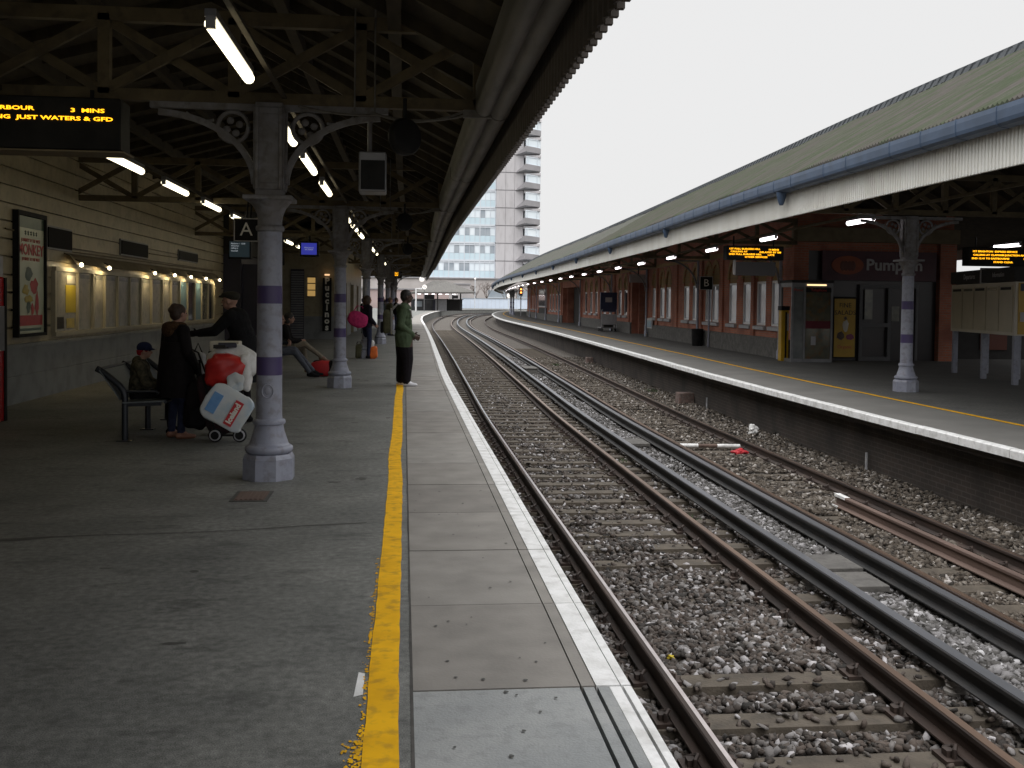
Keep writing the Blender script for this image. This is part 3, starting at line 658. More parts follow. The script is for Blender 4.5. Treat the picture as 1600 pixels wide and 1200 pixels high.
# ================================================================ iron columns
def make_column(label):
    th = thing('iron_column', label, 'column')
    MB().lathe([(.238, 0), (.238, .19), (.225, .215), (.215, .23)], 8, rot=PI/8).build('plinth', M['lilac'], th)
    MB().lathe([(.19, .23), (.205, .245), (.216, .265), (.212, .29), (.19, .305), (.178, .31), (.17, .335), (.155, .38), (.138, .43), (.13, .47), (.128, .49), (.145, .498), (.148, .515), (.142, .535), (.12, .545), (.117, .57)], 32).build('base_moulding', M['lilac'], th, smooth=50)
    MB().lathe([(.1165, .56), (.107, 2.25)], 32).build('shaft', M['lilac'], th, smooth=50)
    for a, b in ((.94, 1.105), (1.585, 1.745)):
        r = .1165-(a-.56)*.0056; MB().lathe([(r-.006, a), (r+.0012, a), (r+.0004, b), (r-.006, b)], 32, caps=False).build('violet_band', M['violet'], th, smooth=50)
    MB().lathe([(.104, 2.2), (.108, 2.235), (.124, 2.24), (.128, 2.262), (.124, 2.282), (.107, 2.288), (.109, 2.34), (.118, 2.39), (.14, 2.44), (.17, 2.48), (.195, 2.505)], 32).build('capital', M['lilac_grey'], th, smooth=60)
    pb = MB(); pb.box(-.215, .215, -.215, .215, 2.505, 2.545)
    pb.box(-.12, .12, -.12, .12, 2.545, 3.375)
    for sg in (-1, 1):
        for ax in (0, 1):
            a = [(-.12, -.085, 2.6, 3.33), (.085, .12, 2.6, 3.33), (-.085, .085, 2.6, 2.66), (-.085, .085, 3.27, 3.33)]
            for (u0_, u1_, z0, z1) in a:
                lo_, hi_ = (.118, .134) if sg > 0 else (-.134, -.118)
                if ax == 0: pb.box(u0_, u1_, lo_, hi_, z0, z1)
                else: pb.box(lo_, hi_, u0_, u1_, z0, z1)
    for sg in (-1, 1): pb.box(sg*.13-.03, sg*.13+.03, -.07, .07, 2.66, 2.70); pb.box(sg*.13-.03, sg*.13+.03, -.07, .07, 2.80, 2.83)
    pb.build('pier', M['lilac_grey'], th, bevel=.006)
    for sg in (-1, 1):
        bb_ = MB()
        arc = [(sg*(1.02-.88*math.cos(a)), 2.66+.62*math.sin(a)) for a in np.linspace(0, PI/2*.97, 14)]
        for (x0, z0), (x1, z1) in zip(arc[:-1], arc[1:]): bb_.bar((x0, 0, z0), (x1, 0, z1), .055, .045, upv=(0, 1, 0))
        bb_.box(min(sg*.12, sg*1.05), max(sg*.12, sg*1.05), -.03, .03, 3.315, 3.37)
        bb_.box(min(sg*.12, sg*.15), max(sg*.12, sg*.15), -.03, .03, 2.62, 3.32)
        ring = [(sg*.33+.135*math.cos(a), 0, 3.165+.135*math.sin(a)) for a in np.linspace(0, 2*PI, 21)]
        bb_.tube(ring, .02, 6)
        for q in range(4):
            a = q*PI/2+.4; bb_.ell((sg*.33+.06*math.cos(a), 0, 3.165+.06*math.sin(a)), (.034, .014, .034), nu=8, nv=5)
        bb_.tube([(sg*.5, 0, 3.22), (sg*.62, 0, 3.2), (sg*.74, 0, 3.28)], .014, 6)
        bb_.build('bracket', M['lilac_grey'], th, smooth=40)
    return th
COLS = [9.45+9.85*k for k in range(7)]
CL = ['lilac iron column with two violet bands standing beside the shopping trolley', 'lilac banded iron column beside the red holdall and the seated pair',
      'lilac banded iron column behind the girl with the pink bag', 'lilac banded iron column just past the girl with the pink bag',
      'fifth lilac banded column along the platform, behind the man in green', 'sixth lilac banded column along the platform, partly hidden by waiting people', 'seventh and last lilac banded column under the dark canopy']
c0 = make_column(CL[0])
for k, s in enumerate(COLS):
    o = c0 if k == 0 else dup(c0)
    t = (-1.2, -1.18, -1.15, -1.1, -1.1, -1.1, -1.1)[k]
    o.location = W(s, t); o.rotation_euler = (0, 0, heading(s, 0)); o['label'] = CL[k]; o['group'] = 'iron columns under the dark canopy'
o = dup(c0); o.location = W(18.85, 9.6); o.rotation_euler = (0, 0, heading(18.85, 9.6)); o['label'] = 'lilac banded iron column on the opposite platform in front of the cafe'; o['group'] = 'iron columns of the opposite platform'
for ch in o.children:
    if ch.name.startswith(('pier', 'bracket', 'capital')): pass
for k, s in enumerate((131, 141, 151, 161)):
    o = dup(c0); o.location = W(s, 9.6); o.rotation_euler = (0, 0, heading(s, 9.6)); o['group'] = 'iron columns of the opposite platform'
    o['label'] = ('far lilac column just past the brick building on the opposite platform', 'far thin column beside the amber signal, second past the building', 'far thin column on the opposite platform tip, third past the building', 'farthest thin column at the curved tip of the opposite platform')[k]
# raised cast badge on the first column
bd = MB(); ring = [(.05*math.cos(a), -.1165, .80+.06*math.sin(a)) for a in np.linspace(0, 2*PI, 17)]; bd.tube(ring, .006, 5); bd.ell((0, -.113, .80), (.028, .008, .036), nu=10, nv=6)
bd.build('cast_badge', M['lilac'], c0, local=True, smooth=50)

# ================================================================ canopy over this platform
cano = thing('platform_canopy', 'long dark timber canopy roof over the near platform with bulging gutter', 'canopy', (0, -8, 0))
C0, C1 = -8, 73
cs = srange(C0, C1, 1.0, 1.5, 60)
rf = MB()
rf.sweep([(1.0, 3.72), (-2.4, 5.45), (-6.1, 4.45), (-6.1, 4.58), (-2.4, 5.6), (1.0, 3.84)], cs)
s = C0+.3
while s < C1:
    for (a, b) in (((1.0, 3.68), (-2.4, 5.38)), ((-2.4, 5.38), (-5.95, 4.42))):
        rf.bar(W(s, *a), W(s, *b), .07, .13)
    s += .95 if s < 34 else 2.8
for (t, z) in ((-.1, 4.16), (-1.3, 4.76), (-3.6, 5.0), (-4.8, 4.66)):
    ss_ = cs[::2]+[cs[-1]]
    rf.sweep([(t-.06, z-.09), (t+.06, z-.09), (t+.06, z+.07), (t-.06, z+.07)], ss_)
rf.build('roof', M['roof_board'], cano)
eg = [W(72.6, t, z) for t, z in ((-6, 3.35), (1.0, 3.35), (1.0, 3.8), (-2.4, 5.5), (-6, 4.5))]; MB().add([(p.x, p.y, p.z) for p in eg]+[(p.x, p.y+.08, p.z) for p in eg], [tuple(range(5)), tuple(range(9, 4, -1))]+[(i, (i+1) % 5, 5+(i+1) % 5, 5+i) for i in range(5)]).build('end_boarding', M['roof_board'], cano)
gm = MB()
def half(tc, zc, r, n=9): return [(tc+r*math.cos(a), zc+r*math.sin(a)) for a in np.linspace(PI, 2*PI, n)]
gm.sweep(half(.72, 3.39, .08)+[(.80, 3.6), (.64, 3.6)], cs)
gm.sweep(half(.86, 3.39, .10, 11)+[(.96, 3.62), (.76, 3.62)], cs)
for s in COLS+[-.4]:
    for ds in (-4.9, 0):
        gm.sweep(half(.72, 3.39, .087)+[(.807, 3.5), (.633, 3.5)], [s+ds-.03, s+ds+.03]); gm.sweep(half(.86, 3.39, .107, 11)+[(.967, 3.5), (.76, 3.5)], [s+ds-.03, s+ds+.03])
ng = 0
for i in range(260):
    s = 4+i*.11; a = W(s, .787, 3.352); gm.ell(a, (.009, .009, .009), nu=6, nv=4)
gm.build('gutter', M['gutter_grey'], cano, smooth=50)
M['fillet'] = M['gutter_grey']
vs_ = []; s = C0
while s < C1: vs_.append(s); s += .035 if s < 40 else .14
va = MB(); va.sweep([(1.0, 3.06), (1.015, 3.06), (1.015, 3.70), (1.0, 3.70)], vs_, wob=lambda s, j: (.013*math.sin(2*PI*s/.14) if s < 40 else 0, 0))
s = C0
while s < 46:       # battens whose ends give the edge its teeth
    va.box(*(lambda p: (p.x-.02, p.x+.02, p.y-.02, p.y+.02))(W(s, 1.025)), 3.035, 3.66); s += .14
va.build('valance', M['valance_dark'], cano)
# lattice trusses
def truss(sx_, t0, t1, z0, z1, parent, nm='roof_truss', step=1.07, w=.09, tilt=0):
    tb_ = MB()
    def P(t, z, ds=0): return W(sx_+ds, t, z)
    tb_.bar(P(t0, z0), P(t1, z0), w, .1); tb_.bar(P(t0, z1), P(t1, z1), w, .12)
    n = max(1, round((t1-t0)/step)); dt = (t1-t0)/n
    for i in range(n+1):
        t = t0+i*dt; t = min(max(t, t0+.05), t1-.05); tb_.bar(P(t, z0), P(t, z1), .09, .1, upv=(1, 0, 0))
    for i in range(n):
        a, b = t0+i*dt, t0+(i+1)*dt
        tb_.bar(P(a+.05, z0+.05, -.03), P(b-.05, z1-.06, -.03), .045, .085); tb_.bar(P(b-.05, z0+.05, .03), P(a+.05, z1-.06, .03), .045, .085)
    return tb_.build(nm, M['truss'], parent)
for s in [-.4]+COLS: truss(s, -6.0, .72, 3.42, 4.12, cano)
for s in COLS[:4]:                              # sagging cables and the plate under each truss end
    cab = MB()
    for (ta, za, tb2, zb, sag) in ((-.95, 3.36, -.25, 3.30, .03), (-.25, 3.30, .62, 3.34, .06), (-.3, 3.32, .55, 3.36, .09)):
        cab.tube([W(s-.07, ta+(tb2-ta)*q, za+(zb-za)*q-sag*4*q*(1-q)) for q in np.linspace(0, 1, 7)], .012, 5)
    for tq in (-.45, -.27): cab.tube([W(s-.06, tq, 3.32), W(s-.06, tq, 4.25)], .009, 5)
    cab.cbox(W(s-.06, .66, 3.335), (.26, .05, .07))
    cab.build('cable_run', M['gutter_grey'], cano)

# ================================================================ tube lights
def make_tube(label, glow, ln=1.62, r=.043):
    th = thing('tube_light', label, 'light', (0, 0, 0))
    MB().box(-.035, .035, 0, ln, .05, .1).build('batten', M['grey_metal'], th)
    MB().tube([(0, .03, .012), (0, ln-.03, .012)], r, 12).build('diffuser', glow, th, smooth=60)
    for y in (.0, ln-.04): MB().box(-.03, .03, y, y+.04, -.02, .06).build('end_cap', M['pale_metal'], th)
    return th
TL = make_tube('', M['tube'])
rowA = [6.55, 9.78, 12.35, 15.15, 20.75, 23.55, 26.35, 30.6, 33.4, 36.2, 40.6, 43.4, 46.2, 50.4, 53.2, 60.3, 63.1]
rowB = [6.9, 9.85, 12.7, 15.55, 18.5, 21.45, 24.35, 27.2, 30.1, 33.0, 36.0]
fst = True
for row, (t, z, ss_, desc) in ((0, (-1.2, 3.315, rowA, 'lit tube light in line with the iron columns')), (1, (-3.52, 3.31, rowB, 'lit tube light in the row nearer the station wall'))):
    for i, s in enumerate(ss_):
        o = TL if fst else dup(TL); fst = False
        o.location = W(s, t, z); o.rotation_euler = (0, 0, heading(s+.8, t)); o['label'] = f'{ORD[i]} {desc}, counting away from the camera'; o['group'] = 'tube lights under the dark canopy'
    q0, q1 = ss_[0]-1, ss_[-1]+2
    tk = MB().sweep([(t-.03, z+.103), (t+.03, z+.103), (t+.03, z+.15), (t-.03, z+.15)] if row else [(t+.125-.02, z+.103), (t+.125+.02, z+.103), (t+.125+.02, z+.13), (t+.125-.02, z+.13)], srange(q0, q1, 1.5, 3))
    tag(tk.build('cable_trunking', M['roof_board']), ('thin cable trunking above the lights in line with the columns', 'thin cable trunking above the lights nearer the wall')[row], 'trunking')

# ================================================================ station wall at the back of this platform
TW = -5.85
sw = thing('station_wall', 'cream boarded station wall with grey lower half and lit notice boards', 'wall', W(-4, TW))
cl = MB(); z = .9; ss_ = srange(-4, 33.3, 2.0, 2.0)
while z < 4.6:
    h = .265; cl.sweep([(TW-.2, z), (TW, z), (TW, z+h-.028), (TW-.06, z+h-.03), (TW-.06, z+h), (TW-.2, z+h)], ss_); z += h
cl.build('cladding', M['cream_wall'], sw)
dd = MB(); dd.sweep([(TW-.2, 0), (TW+.05, 0), (TW+.05, .40), (TW+.04, .412), (TW+.05, .424), (TW+.05, .84), (TW-.2, .84)], ss_); dd.build('lower_panelling', M['grey_dado'], sw)
MB().sweep([(TW-.1, .842), (TW+.085, .842), (TW+.085, .90), (TW-.1, .90)], ss_).build('ledge', M['grey_dado'], sw)
# notice boards: one framed case with bays
nbx = thing('notice_board', 'long row of pale glazed notice panels in a cream frame on the station wall', 'notice board', W(17.85, TW, .96))
edges = [17.85, 19.05, 19.95, 20.7, 21.6, 22.5, 23.4, 24.3, 25.3, 26.2, 27.1, 28.0, 28.9, 29.8, 30.7, 31.55]
mats_ = ['pnl', 'pnl', 'pnl', 'pnl', 'pnl', 'pnl', 'pnl', 'pnl', 'pnl', 'pnl', 'blue', 'darkp', 'blue', 'dim', 'darkp']
M['panel_pale'] = mat('panel_pale', (.36, .34, .27), (.28, .27, .22), scale=2.5, rough=.22, c3=(.2, .19, .16), s3=9, amt3=.5)
M['panel_dim'] = mat('panel_dim', (.12, .13, .11), (.2, .19, .15), scale=6, rough=.2)
fr = MB()
fr.sweep([(TW-.02, .96), (TW+.07, .96), (TW+.07, 1.03), (TW-.02, 1.03)], [17.85, 24, 31.55]); fr.sweep([(TW-.02, 2.06), (TW+.07, 2.06), (TW+.07, 2.13), (TW-.02, 2.13)], [17.85, 24, 31.55])
for i, e_ in enumerate(edges):
    w_ = .045 if i in (0, 2, 4, len(edges)-1) or i % 2 == 0 else .022
    fr.sweep([(TW-.02, 1.03), (TW+.068, 1.03), (TW+.068, 2.06), (TW-.02, 2.06)], [e_-w_, e_+w_])
fr.build('board_frame', mat('nb_frame', (.42, .38, .29), (.36, .33, .25), scale=5, rough=.5), nbx)
for i in range(len(edges)-1):
    a, b = edges[i]+.03, edges[i+1]-.03
    mt = {'pnl': M['panel_pale'], 'blue': M['paper_blue'], 'darkp': M['pane_dark'], 'dim': M['panel_dim']}[mats_[i]]
    p = MB().sweep([(TW-.01, 1.03), (TW+.03, 1.03), (TW+.03, 2.06), (TW-.01, 2.06)], [a, b]).build('panel', mt, nbx)
    if mats_[i] == 'pnl' and i not in (0,):
        MB().sweep([(TW+.03, 1.96), (TW+.036, 1.96), (TW+.036, 2.03), (TW+.03, 2.03)], [a+.15, b-.1]).build('heading_strip', M['panel_dim'], nbx)
yp = MB().sweep([(TW+.03, 1.35), (TW+.037, 1.35), (TW+.037, 1.83), (TW+.03, 1.83)], [18.45, 18.98]); tag(yp.build('notice', M['paper_yellow']), 'yellow notice pinned in the first pale notice panel', 'notice')
for (a, b, z0, z1, m, lb) in ((18.0, 18.35, 1.08, 1.28, M['dark_soft'], 'small dark leaflet low in the first notice panel'), (18.5, 18.9, 1.08, 1.25, M['poster_gold'], 'small olive leaflet low in the first notice panel beside a dark one'), (18.5, 18.98, 1.86, 2.0, M['paper'], 'small pale notice above the yellow one')):
    tag(MB().sweep([(TW+.03, z0), (TW+.036, z0), (TW+.036, z1), (TW+.03, z1)], [a, b]).build('notice', m), lb, 'notice')
# hood with picture lights above the boards
hood = thing('light_hood', 'long dark sloping hood with little lamps above the notice panels', 'light hood', W(18.4, TW, 2.2))
MB().sweep([(TW-.02, 2.38), (TW+.10, 2.33), (TW+.20, 2.19), (TW+.205, 2.20), (TW+.10, 2.345), (TW-.02, 2.395)], [18.45, 22, 26, 31.7]).build('hood_sheet', M['cream_beam'], hood)
for i, s in enumerate((18.6, 20.3, 23.8, 25.7, 27.5, 29.4, 31.4)):
    lm = thing('picture_light', f'{ORD[i]} small warm lamp on the hood above the notice panels, counting from the tall poster', 'lamp', W(s, TW+.25, 2.19), 0, 'small lamps above the notice panels')
    MB().tube([W(s, TW+.1, 2.3), W(s, TW+.22, 2.25), W(s, TW+.25, 2.215)], .012, 6).build('arm', M['dark'], lm)
    MB().ell(W(s, TW+.25, 2.185), (.032, .032, .036)).build('bulb', M['bulb'], lm, smooth=60)
    ld = bpy.data.lights.new('picture_light_glow', 'SPOT'); ld.energy = 11; ld.color = (1, .77, .4); ld.spot_size = math.radians(165); ld.spot_blend = .6; ld.shadow_soft_size = .04
    lo_ = bpy.data.objects.new('picture_light_glow', ld); col.objects.link(lo_); lo_.parent = lm; lo_.location = (0, 0, -.05)
    lo_.rotation_euler = (0, math.radians(42), 0)
# tall poster in its frame
px0, px1 = 16.12, 17.36
po = thing('framed_poster', 'tall framed cream and red show poster on the station wall', 'poster', W(16.7, TW, 1.0))
def wp(s0, s1, z0, z1, d0=.0, d1=.06): return MB().sweep([(TW+d0, z0), (TW+d1, z0), (TW+d1, z1), (TW+d0, z1)], [s0, s1])
f_ = wp(px0, px0+.05, 1.0, 2.93, -.02, .09)
for a, b, z0, z1 in ((px1-.05, px1, 1.0, 2.93), (px0+.05, px1-.05, 1.0, 1.05), (px0+.05, px1-.05, 2.86, 2.93)):
    q = wp(a, b, z0, z1, -.02, .09); f_.add(q.v, q.f)
f_.build('poster_frame', M['black'], po)
sheet = wp(px0+.05, px1-.05, 1.05, 2.86, -.01, .05).build('poster_sheet', M['poster_bg'], po)
Y_ = lambda f: px0+.05+(px1-px0-.1)*f
def pblock(f0, f1, z0, z1, m, nm='print'): wp(Y_(f0), Y_(f1), z0, z1, .05, .053).build(nm, m, po)
pblock(0, 1, 2.68, 2.86, M['poster_green']); pblock(.06, .94, 1.17, 1.33, M['poster_red']); pblock(.1, .9, 1.09, 1.13, M['poster_green'])
AX, AZ = (0, 1, 0), (0, 0, 1)
text('lettering', 'MONKEY', .235, M['poster_red'], po, W(16.74, TW+.055, 2.34), AX, AZ, sx=1.12, bold=.006)
text('lettering', 'JOURNEY TO THE WEST', .075, M['poster_red'], po, W(16.74, TW+.055, 2.49), AX, AZ)
text('lettering', 'JOURNEY TO THE WEST', .07, M['poster_red'], po, W(16.74, TW+.055, 2.2), AX, AZ)
text('lettering', '* * * * *', .17, M['poster_green'], po, W(16.74, TW+.055, 2.57), AX, AZ)
def blob(fs, fz, a, b, m, seed):
    rnd = random.Random(seed); n = 14
    pts = [(TW+.0535, Y_(fs)+a*math.cos(2*PI*i/n)*rnd.uniform(.6, 1.15), fz+b*math.sin(2*PI*i/n)*rnd.uniform(.6, 1.15)) for i in range(n)]
    c_ = [W(p[1], p[0], p[2]) for p in pts]; MB().add([(p.x, p.y, p.z) for p in c_]+[(p.x+.002, p.y, p.z) for p in c_], [tuple(range(n)), tuple(range(2*n-1, n-1, -1))]).build('print', m, po)
for i, (a, b, c_, d, m) in enumerate(((.42, 1.98, .16, .12, 'poster_green'), (.62, 1.78, .2, .14, 'poster_red'), (.3, 1.72, .14, .1, 'poster_gold'), (.42, 1.58, .2, .07, 'poster_gold'), (.72, 1.52, .1, .2, 'poster_red'), (.4, 1.45, .09, .13, 'poster_green'), (.55, 1.42, .07, .1, 'poster_red'))):
    blob(a, b, c_, d, M[m], i)
# wall signs
for i, (s0, s1, z0, z1) in enumerate(((17.55, 18.75, 2.44, 2.77), (21.9, 24.0, 2.53, 2.81), (27.1, 29.3, 2.63, 2.85))):
    sg = thing('wall_sign', ('glossy black sign on the wall next to the tall poster', 'glossy black sign above the middle of the notice panels', 'dull black sign above the far end of the notice panels')[i], 'sign', W(s0, TW, z0))
    wp(s0, s1, z0, z1, -.01, .05).build('sign_face', M['black_gloss'] if i < 2 else M['black'], sg)
    wp(s0-.03, s1+.03, z0-.03, z1+.03, -.015, .035).build('border', M['grey_metal'], sg)
cd_ = MB()
for (s0, z0, s1, z1) in ((15.8, 2.62, 17.5, 2.58), (17.5, 2.58, 17.55, 2.2), (24.2, 2.64, 27, 2.66), (18.4, 2.42, 31.5, 2.46)): cd_.tube([W(s0, TW+.02, z0), W(s1, TW+.02, z1)], .012, 6)
tag(cd_.build('conduit', M['cream_beam']), 'thin cable conduits running along the cream wall', 'conduit')
# vending machine at the frame's edge
vm = thing('vending_machine', 'red vending machine with pale top sign against the station wall', 'vending machine', W(12.35, -5.8))
MB().box(0, .88, 0, 1.0, .06, 1.86).build('cabinet', M['vend_red'], vm, local=True, bevel=.02)
MB().box(.05, .86, .03, .97, 1.86, 2.12).build('top_sign', M['pale_metal'], vm, local=True)
MB().box(.06, .8, .05, .95, 0, .06).build('kick_base', M['black'], vm, local=True)
MB().box(.87, .9, .08, .62, .75, 1.75).build('display_window', M['pane_dark'], vm, local=True)
MB().box(.875, .9, .93, .99, .07, 1.85).build('door_edge', M['black'], vm, local=True)
MB().box(.88, .91, .7, .88, .95, 1.5).build('coin_panel', M['grey_metal'], vm, local=True)

# ================================================================ kiosk and cafe buildings farther along this platform
kb = thing('shuttered_kiosk', 'dark navy shuttered kiosk at the end of the cream wall', 'kiosk', W(33.6, -9))
M['navy'] = mat('navy', (.018, .018, .035), (.025, .023, .045), scale=3, rough=.5)
def wbox(s0, s1, t0, t1, z0, z1):
    return MB().sweep([(t0, z0), (t1, z0), (t1, z1), (t0, z1)], [s0, s1])
wbox(33.35, 43.1, -9, -5.3, 0, 3.05).build('kiosk_body', M['navy'], kb)
wbox(33.3, 43.2, -9.1, -5.2, 3.05, 4.6).build('fascia', M['dark_soft'], kb)
wbox(33.6, 34.2, -5.3, -4.75, 0, 2.75).build('shutter_case', M['navy'], kb)
cfe = thing('cafe_building', 'cream and grey cafe block with a tall black sign', 'building', W(43.3, -3))
TC = -2.95
cw = MB()
for (t0, t1, z0, z1) in ((-9, -4.28, .95, 4.5), (-4.28, -3.95, .95, 1.75), (-4.28, -3.95, 2.6, 4.5), (-3.95, TC, .95, 4.5)): q = wbox(43.3, 43.6, t0, t1, z0, z1); cw.add(q.v, q.f)
for (s0, s1) in ((43.6, 46.5), (47.7, 50.5), (53, 56), (57.5, 61)): q = wbox(s0, s1, TC-.3, TC, .95, 4.5); cw.add(q.v, q.f)
for (s0, s1) in ((46.5, 47.7), (50.5, 53), (56, 57.5)): q = wbox(s0, s1, TC-.3, TC, 2.5, 4.5); cw.add(q.v, q.f)
cw.build('wall', M['cream_wall'], cfe)
for (s0, s1, t0, t1) in ((43.25, 43.6, -9, TC+.04), (43.6, 46.5, TC-.3, TC+.04), (47.7, 50.5, TC-.3, TC+.04), (53, 56, TC-.3, TC+.04), (57.5, 61, TC-.3, TC+.04)): wbox(s0, s1, t0, t1, 0, .95).build('lower_wall', M['grey_dado'], cfe)
wbox(43.22, 43.3, -4.95, -4.4, .0, 2.9).build('roller_shutter', M['navy'], cfe)
sh = MB(); z = .05
while z < 2.85: q = wbox(43.19, 43.22, -4.93, -4.42, z, z+.07); sh.add(q.v, q.f); z += .1
sh.build('shutter_slat', M['grey_metal'], cfe)
wf = wbox(43.45, 43.5, -4.28, -3.95, 1.75, 2.6).build('window', M['warm_win'], cfe)
for z in (1.75, 2.02, 2.3, 2.56): wbox(43.32, 43.4, -4.28, -3.95, z, z+.04).build('glazing_bar', M['cream_beam'], wf)
for i, (s0, s1) in enumerate(((46.5, 47.7), (50.5, 53), (56, 57.5))):
    d_ = wbox(s0, s1, TC-.28, TC-.22, 0, 2.5).build('door', M['dark'], cfe)
    fr_ = MB()
    for a, b in ((s0, s0+.07), (s1-.07, s1)): q = wbox(a, b, TC-.2, TC+.02, 0, 2.5); fr_.add(q.v, q.f)
    q = wbox(s0+.07, s1-.07, TC-.2, TC+.02, 2.42, 2.5); fr_.add(q.v, q.f); fr_.build('door_frame', M['cream_wall'], d_)
wbox(43.3, 61.2, -9, TC+.1, 4.5, 4.62).build('roof', M['roof_board'], cfe)
ps = thing('cafe_sign', 'tall narrow black sign with white letters running down it', 'sign', W(43.2, -3.2, .35))
MB().cbox(W(43.16, -3.45, 1.45), (.36, .06, 2.22)).build('sign_panel', M['black'], ps)
lt_ = MB().cbox(W(43.1, -3.45, 2.68), (.2, .1, .06)).build('sign_lamp', emit('sign_lamp', (1, .6, .3), 1.2), ps)
zz = 2.42
for chx in 'Puccinos':
    text('lettering', chx, .37 if chx == 'P' else .36, M['white_letter'], ps, W(43.125, -3.45, zz), (1, 0, 0), (0, 0, 1), bold=.016); zz -= .275
# ================================================================ things that hang under the canopy
db = thing('departure_board', 'hanging black departure board with amber text below the first truss', 'departure board', W(9.2, -3.6, 2.85))
BX0, BX1, BS = -4.55, -2.42, 9.15
MB().box(BX0, BX1, BS, BS+.32, 2.88, 3.33, M=Matrix.Translation((0, 0, 0))).build('casing', M['black'], db, bevel=.012)
MB().box(BX0, BX1+.03, BS-.015, BS+.33, 2.862, 2.876).build('bottom_lip', M['cream_beam'], db)
for x in (-4.2, -2.7): MB().tube([(x, BS+.16, 3.33), (x, BS+.16, 3.42)], .02, 6).build('hanger', M['black'], db)
text('amber_text', 'PORTSMOUTH HARBOUR', .046, M['led'], db, (-3.13, BS-.004, 3.222), (1, 0, 0), (0, 0, 1), 'RIGHT', sx=1.85, bold=.001)
text('amber_text', '3  MINS', .046, M['led'], db, (-2.55, BS-.004, 3.215), (1, 0, 0), (0, 0, 1), 'RIGHT', sx=1.85, bold=.001)
text('amber_text', 'CALLING AT WOKING  JUST WATERS & GFD', .046, M['led'], db, (-2.48, BS-.004, 3.145), (1, 0, 0), (0, 0, 1), 'RIGHT', sx=1.85, bold=.001)
sa = thing('letter_sign', 'square black hanging sign with the single letter A', 'sign', W(18.9, -2.9, 2.65))
p = W(18.9, -2.83, 2.87); MB().cbox(p, (.42, .05, .40)).build('sign_panel', M['black'], sa)
fr_ = MB()
for dx, dz, w_, h_ in ((0, .2, .44, .018), (0, -.2, .44, .018), (-.21, 0, .018, .4), (.21, 0, .018, .4)): fr_.cbox((p.x+dx, p.y-.02, p.z+dz), (w_, .03, h_))
fr_.build('border', M['dim_letter'], sa)
text('lettering', 'A', .34, M['white_letter'], sa, (p.x, p.y-.028, p.z), (1, 0, 0), (0, 0, 1))
MB().tube([(p.x, p.y, p.z+.2), (p.x, p.y+.2, 3.42)], .015, 6).build('hanger', M['black'], sa)
s1 = thing('information_screen', 'small dim screen with pale text under the letter A sign', 'screen', W(19.0, -2.9, 2.3))
p = W(19.0, -2.95, 2.52); MB().cbox(p, (.4, .22, .34)).build('casing', M['black'], s1, bevel=.01); MB().cbox((p.x, p.y-.113, p.z), (.35, .006, .28)).build('display', M['screen_dim'], s1)
for i, z in enumerate((.1, .06, .02, -.03)): text('display_text', ('Platform 1  12:45', 'Waterloo', 'calling at', 'Vauxhall')[i], .036, M['screen_txt'], s1, (p.x-.15, p.y-.118, p.z+z), (1, 0, 0), (0, 0, 1), 'LEFT')
MB().tube([(p.x+.15, p.y, p.z+.17), (p.x+.15, p.y+.3, 3.42)], .02, 6).build('hanger', M['black'], s1)
s2 = thing('information_screen', 'small hanging monitor showing a bright blue screen', 'screen', W(29.0, -2.7, 2.85))
p = W(29.0, -2.72, 3.04); MB().cbox(p, (.52, .3, .42)).build('casing', M['black'], s2, bevel=.015); MB().cbox((p.x, p.y-.153, p.z), (.42, .006, .32)).build('display', M['screen_blue'], s2)
for i, z in enumerate((.03, -.02)): text('display_text', ('Welcome to', 'this station')[i], .05, M['screen_txt'], s2, (p.x, p.y-.158, p.z+z), (1, 0, 0), (0, 0, 1))
MB().tube([(p.x, p.y, p.z+.2), (p.x, p.y, 3.42)], .03, 6).build('hanger', M['black'], s2)
s3 = thing('departure_board', 'tiny far amber departure board hanging deep under the dark canopy', 'departure board', W(62, -1.2, 3.0))
p = W(62, -1.25, 3.2); MB().cbox(p, (1.3, .25, .42)).build('casing', M['black'], s3)
for z in (.1, -.02): text('amber_text', 'WATERLOO 2 MINS', .1, M['led'], s3, (p.x, p.y-.13, p.z+z), (1, 0, 0), (0, 0, 1), bold=.01)
MB().tube([(p.x, p.y, p.z+.2), (p.x, p.y, 3.7)], .03, 6).build('hanger', M['black'], s3)
cm = thing('hooded_monitor', 'pale hooded train monitor box hanging on a pole', 'monitor', W(9.3, -.3, 2.6))
p = W(9.3, -.285, 2.78)
MB().cbox((p.x, p.y+.16, p.z), (.245, .3, .36)).build('cabinet', M['grey_metal'], cm, bevel=.01); MB().cbox((p.x+.005, p.y-.0, p.z-.03), (.215, .03, .26)).build('screen', M['black'], cm)
MB().tube([(p.x-.03, p.y+.15, p.z+.18), (p.x-.03, p.y+.15, 3.4)], .022, 8).build('pole', M['lilac_grey'], cm)
for i, s in enumerate((9.2, 19.05, 28.9)):
    ck = thing('round_sign', ('dark round hanging disc near the hooded monitor', 'dark round hanging disc below the second truss', 'dark round hanging disc below the third truss')[i], 'hanging disc', W(s, .03, 2.95))
    R_ = Matrix.Rotation(math.radians(90), 4, 'X') @ Matrix.Rotation(math.radians(38), 4, 'Y')
    p = W(s, -.0, 3.08)
    MB().lathe([(.0, -.05), (.15, -.05), (.165, -.03), (.165, .03), (.15, .05), (0, .05)], 28, p, axis=Matrix.Rotation(math.radians(38), 3, 'Z') @ Matrix.Rotation(PI/2, 3, 'X'), caps=False).build('disc', M['black'], ck, smooth=40)
    MB().tube([(p.x, p.y, p.z+.16), (p.x, p.y, 3.42)], .018, 6).build('hanger', M['black'], ck)
